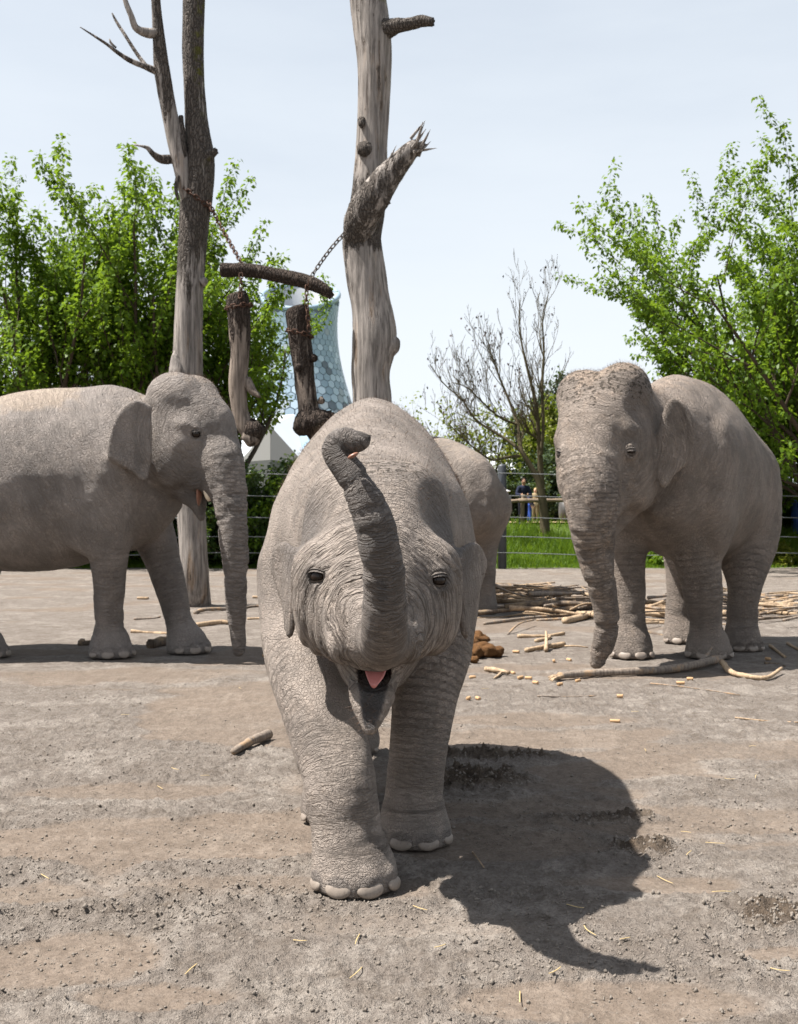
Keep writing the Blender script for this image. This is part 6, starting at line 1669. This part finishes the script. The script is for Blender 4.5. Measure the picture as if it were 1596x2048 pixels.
def litter():
    rng = np.random.default_rng(21)
    # the long branch before the right elephant
    root = empty('fallen_branch', G(1250, 1350)); org = np.array(root.location)
    tag(root, 'long fallen branch with a split pale end under the trunk of the mud-flecked elephant', 'branch')
    stick([G(1118, 1357, .03), G(1180, 1352, .035), G(1250, 1349, .04), G(1330, 1345, .04), G(1400, 1339, .045), G(1440, 1330, .05)], 0.026, 0.036, GREYST, 'stem', 12, 40, 0.10, 3, root, org)
    for i in range(5):
        stick([G(1128, 1356, .03), G(1105 + i, 1356 + 2.2 * i, .02 + .006 * (i % 2)), G(1096 + 2 * i, 1357 + 2.4 * i, .012)], 0.016, 0.005, PEELED, 'split_end', 6, 8, 0.1, i, root, org)
    stick([G(1398, 1339, .05), G(1418, 1331, .10), G(1425, 1325, .14)], 0.018, 0.006, GREYST, 'side_twig', 7, 8, 0.1, 9, root, org)
    tag(stick([G(1444, 1338, .06), G(1462, 1350, .03), G(1495, 1360, .02), G(1530, 1362, .02), G(1563, 1349, .05)], 0.026, 0.014, PEELED, 'bark_strip', 8, 24, 0.1, 5), 'curved pale peeled strip lying past the thick end of the long branch', 'bark strip')
    tag(stick([G(468, 1513, .02), G(500, 1497, .03), G(537, 1478, .03)], 0.021, 0.027, GREYST, 'stick', 12, 20, 0.12, 6), 'short thick barked stick lying alone left of the calf foreleg', 'stick')
    # a broken crossed stick and a knobbly root bit
    root = empty('broken_stick', G(1090, 1302)); org = np.array(root.location)
    tag(root, 'broken pale stick with an upright splinter, between the dung and the trunk tip', 'stick')
    stick([G(1052, 1306, .02), G(1090, 1301, .03), G(1128, 1296, .03)], 0.022, 0.026, PEELED, 'stem', 8, 14, 0.12, 7, root, org)
    stick([G(1092, 1306, .02), G(1093, 1300, .10), G(1092, 1297, .16)], 0.022, 0.010, PEELED, 'splinter', 7, 8, 0.1, 8, root, org)
    stick([G(1128, 1297, .02), G(1150, 1298, .02), G(1176, 1298, .01)], 0.010, 0.006, PEELED, 'twig', 6, 8, 0.1, 9, root, org)
    root = empty('root_piece', G(1000, 1348)); org = np.array(root.location)
    tag(root, 'small forked pale root piece among feed pellets by the calf shadow', 'stick')
    stick([G(972, 1341, .02), G(1000, 1346, .03), G(1018, 1351, .02)], 0.022, 0.015, PEELED, 'stem', 8, 12, 0.2, 10, root, org)
    stick([G(1005, 1347, .02), G(995, 1354, .015), G(988, 1357, .01)], 0.012, 0.006, PEELED, 'fork', 6, 8, 0.15, 11, root, org)
    tag(stick([G(945, 1707, .006), G(952, 1722, .016), G(968, 1746, .006)], 0.004, 0.0025, PEELED, 'twig', 6, 12, 0.1, 13), 'thin pale curved twig lying in the calf shadow', 'twig')
    # loose single sticks
    singles = [((262, 1265), (345, 1269), .022, PEELED, 'pale peeled stick behind the near forefoot of the tusked elephant'), ((268, 1240), (320, 1236), .018, GREYST, 'short grey stick seen between the forelegs of the tusked elephant'),
               ((165, 1290), (190, 1292), .035, DARKST, 'dark stub of branch behind the near forefoot of the tusked elephant'), ((300, 1297), (348, 1280), .05, DARKST, 'thick dark bent branch between the forefeet of the tusked elephant'),
               ((390, 1228), (455, 1220), .028, GREYST, 'grey stick at the foot of the forked dead tree'), ((392, 1254), (462, 1250), .030, PEELED, 'pale split stick beside the hanging trunk of the tusked elephant'),
               ((480, 1221), (533, 1214), .02, GREYST, 'thin grey stick between the hanging trunk and the calf'), ((505, 1196), (532, 1195), .022, PEELED, 'short pale stick on bare ground left of the calf shoulder'), ((495, 1240), (535, 1240), .016, PEELED, 'thin pale stick low beside the calf flank'),
               ((275, 1199), (296, 1199), .022, PEELED, 'small pale chip of wood behind the tusked elephant'), ((1036, 1276), (1128, 1270), .026, PEELED, 'pale peeled stick in front of the stick heap'), ((1072, 1285), (1100, 1275), .022, PEELED, 'short pale stick in front of the stick heap'),
               ((1130, 1248), (1192, 1230), .045, PEELED, 'stout pale split branch poking from the heap beside the trunk'), ((968, 1250), (1150, 1232), .022, GREYST, 'long thin grey stick along the front of the heap'),
               ((1472, 1238), (1565, 1224), .032, GREYST, 'grey branch right of the hind foot of the mud-flecked elephant'), ((1540, 1295), (1570, 1315), .016, PEELED, 'pale curled husk right of the hind foot'), ((1575, 1290), (1610, 1310), .016, PEELED, 'second pale husk right of the hind foot'),
               ((1530, 1330), (1570, 1334), .014, DARKST, 'dark thin twig beyond the curved peeled strip'), ((1290, 1265), (1370, 1285), .02, DARKST, 'dark stick behind the forefeet of the mud-flecked elephant'), ((1075, 1400), (1200, 1394), .008, GREYST, 'thin crooked twig on the open ground below the long branch'),
               ((1470, 1440), (1600, 1446), .006, PEELED, 'long pale thin stalk on the open ground at right'), ((1300, 1372), (1480, 1392), .006, GREYST, 'thin straight stalk below the long branch')]
    for (a, b, r, mat, lab) in singles:
        A_, B_ = G(*a, up=r * .7), G(*b, up=r * .7); mid = (A_ + B_) / 2 + rng.normal(0, 0.03 + r, 3) * (1, 1, 0.2)
        tag(stick([A_, mid, B_], r, r * 0.75, mat, 'stick', 8, 14, 0.12, int(a[0])), lab, 'stick')
    # the heap: each stick by itself
    kinds = ('pale peeled', 'grey-barked', 'dark-barked')
    mats = (PEELED, GREYST, DARKST)
    for i in range(190):
        if i < 105:
            c = G(rng.normal(1090, 62), rng.normal(1216, 15)); lev = rng.random(); up = 0.03 + 0.30 * lev * math.exp(-((c[0] - 1.95) / 0.9) ** 2 - ((c[1] - 15.4) / 1.4) ** 2); L = rng.uniform(0.4, 1.25); where = 'in the loose heap beside the trunk of the mud-flecked elephant'
        else:
            c = G(rng.uniform(1180, 1600), rng.normal(1222, 17)); up = 0.03 + 0.12 * rng.random(); L = rng.uniform(0.4, 1.2); where = 'strewn behind the legs of the mud-flecked elephant'
        if c[0] < 0.95: continue
        a = rng.normal(0.1, 0.7) if rng.random() < 0.7 else rng.uniform(0, 3.14)
        dv = np.array([math.cos(a), math.sin(a), rng.normal(0, 0.10 if i < 105 else 0.04)]) * L / 2
        r = rng.choice([0.012, 0.018, 0.026, 0.036, 0.05], p=[.34, .33, .21, .09, .03])
        k = int(rng.choice(3, p=[.38, .38, .24]))
        up = max(up, r * 0.8 + abs(dv[2]) * 0.8)
        o = stick([c + (0, 0, up) - dv, c + (0, 0, up) + rng.normal(0, 0.07, 3) * (1, 1, .5), c + (0, 0, up) + dv], r, r * rng.uniform(0.25, 0.85), mats[k], 'stick', 7, 9, 0.12, i)
        look = ('long ' if L > 0.85 else 'short ') + ('stout ' if r > 0.03 else 'thin ' if r < 0.015 else '') + kinds[k]
        tag(o, look + ' stick ' + where, 'stick', look + ' sticks ' + ('of the heap' if i < 105 else 'past the heap'))
    # dung
    root = empty('dung_heap', G(962, 1316)); org = np.array(root.location)
    tag(root, 'heap of rust-brown elephant dung balls on the ground right of the calf', 'dung')
    n = NT('dung_fibre'); p = n.coord()
    m = n.done(n.mix(n.noise(p, 30, 5, 0.7), (0.045, 0.022, 0.013), (0.20, 0.095, 0.028)), 0.8, n.bump(n.noise(p, 90, 4, 0.7), 1.0, 0.02), 0.2)
    for i, (px, py, r, z) in enumerate(((930, 1322, .07, .04), (945, 1318, .075, .05), (962, 1314, .085, .07), (978, 1316, .07, .05), (992, 1314, .06, .045), (938, 1310, .07, .10), (958, 1305, .08, .13), (927, 1330, .045, .03), (948, 1328, .04, .025))):
        g = G(px, py); V, F = ball((0, 0, 0), (r * 1.1, r, r * 0.85), None, 20, 14)
        V = V * (1 + 1.1 * (fbm(V * 22 + i * 3, 4, i) - 0.5))[:, None] + g + (0, 0, z) - org
        mesh_np('dung_ball', V, F, m, root)
    # feed pellets
    for (px, py) in ((1057, 1357), (1041, 1356), (1071, 1369), (1120, 1374), (1156, 1361), (1230, 1443), (1361, 1372), (945, 1354), (937, 1402), (956, 1401), (1032, 1308), (1138, 1322), (1108, 1325), (1026, 1347), (1380, 1362), (1240, 1400), (530, 1312), (1180, 1350), (1536, 1322), (905, 1400)):
        g = G(px, py); a = rng.uniform(0, 3.14); L = rng.uniform(0.018, 0.032); r = 0.013 if py < 1430 else 0.011
        V, F = tube(np.array([(-L, 0, 0, r * .85), (-L * .9, 0, 0, r), (L * .9, 0, 0, r), (L, 0, 0, r * .85)]), 10)
        V = V @ np.array([[math.cos(a), math.sin(a), 0], [-math.sin(a), math.cos(a), 0], [0, 0, 1]])
        o = mesh_np('feed_pellet', V, F, PELLET); o.location = g + (0, 0, r * .9)
        tag(o, 'small tan cylinder of pressed feed lying on the dry ground', 'feed pellet', 'scattered feed pellets')
    # straw
    spots = [(715, 1888, 100), (712, 1945, 120), (382, 1948, 110), (840, 1824, 35), (1378, 1716, 130), (1372, 1667, 25), (1443, 1788, 5), (1512, 1559, 120), (1250, 1885, 160), (1150, 1745 + 80, 30), (320, 1572, 50), (350, 1545, 40), (410, 1552, 170), (1270, 1426, 10), (1505, 1492, 5), (880, 1905, 150),
             (1330, 1760, 60), (1110, 1955, 140), (600, 1895, 10), (1180, 1870, 70), (1460, 1560, 20), (970, 1380, 160), (660, 1470, 30), (250, 1430, 10), (480, 1380, 60), (1560, 1950, 20), (1040, 1990, 100), (90, 1760, 40), (1430, 1690, 15), (1290, 1500, 100)]
    for i, (px, py, a) in enumerate(spots):
        g = G(px, py); L = rng.uniform(0.018, 0.035); a = math.radians(a) * -1; r = 0.0019
        dv = np.array([math.cos(a), math.sin(a) * 1.6, 0.1]) * L
        V, F = tube(crom([(*(-dv), r), (*rng.normal(0, 0.002, 3), r), (*dv, r * .8)], 7), 6)
        o = mesh_np('straw', V * (1, 1, 0.6), F, STRAW); o.location = g + (0, 0, 0.010)
        tag(o, 'short golden stalk of straw lying on the dry ground', 'straw', 'scattered straw')
litter()
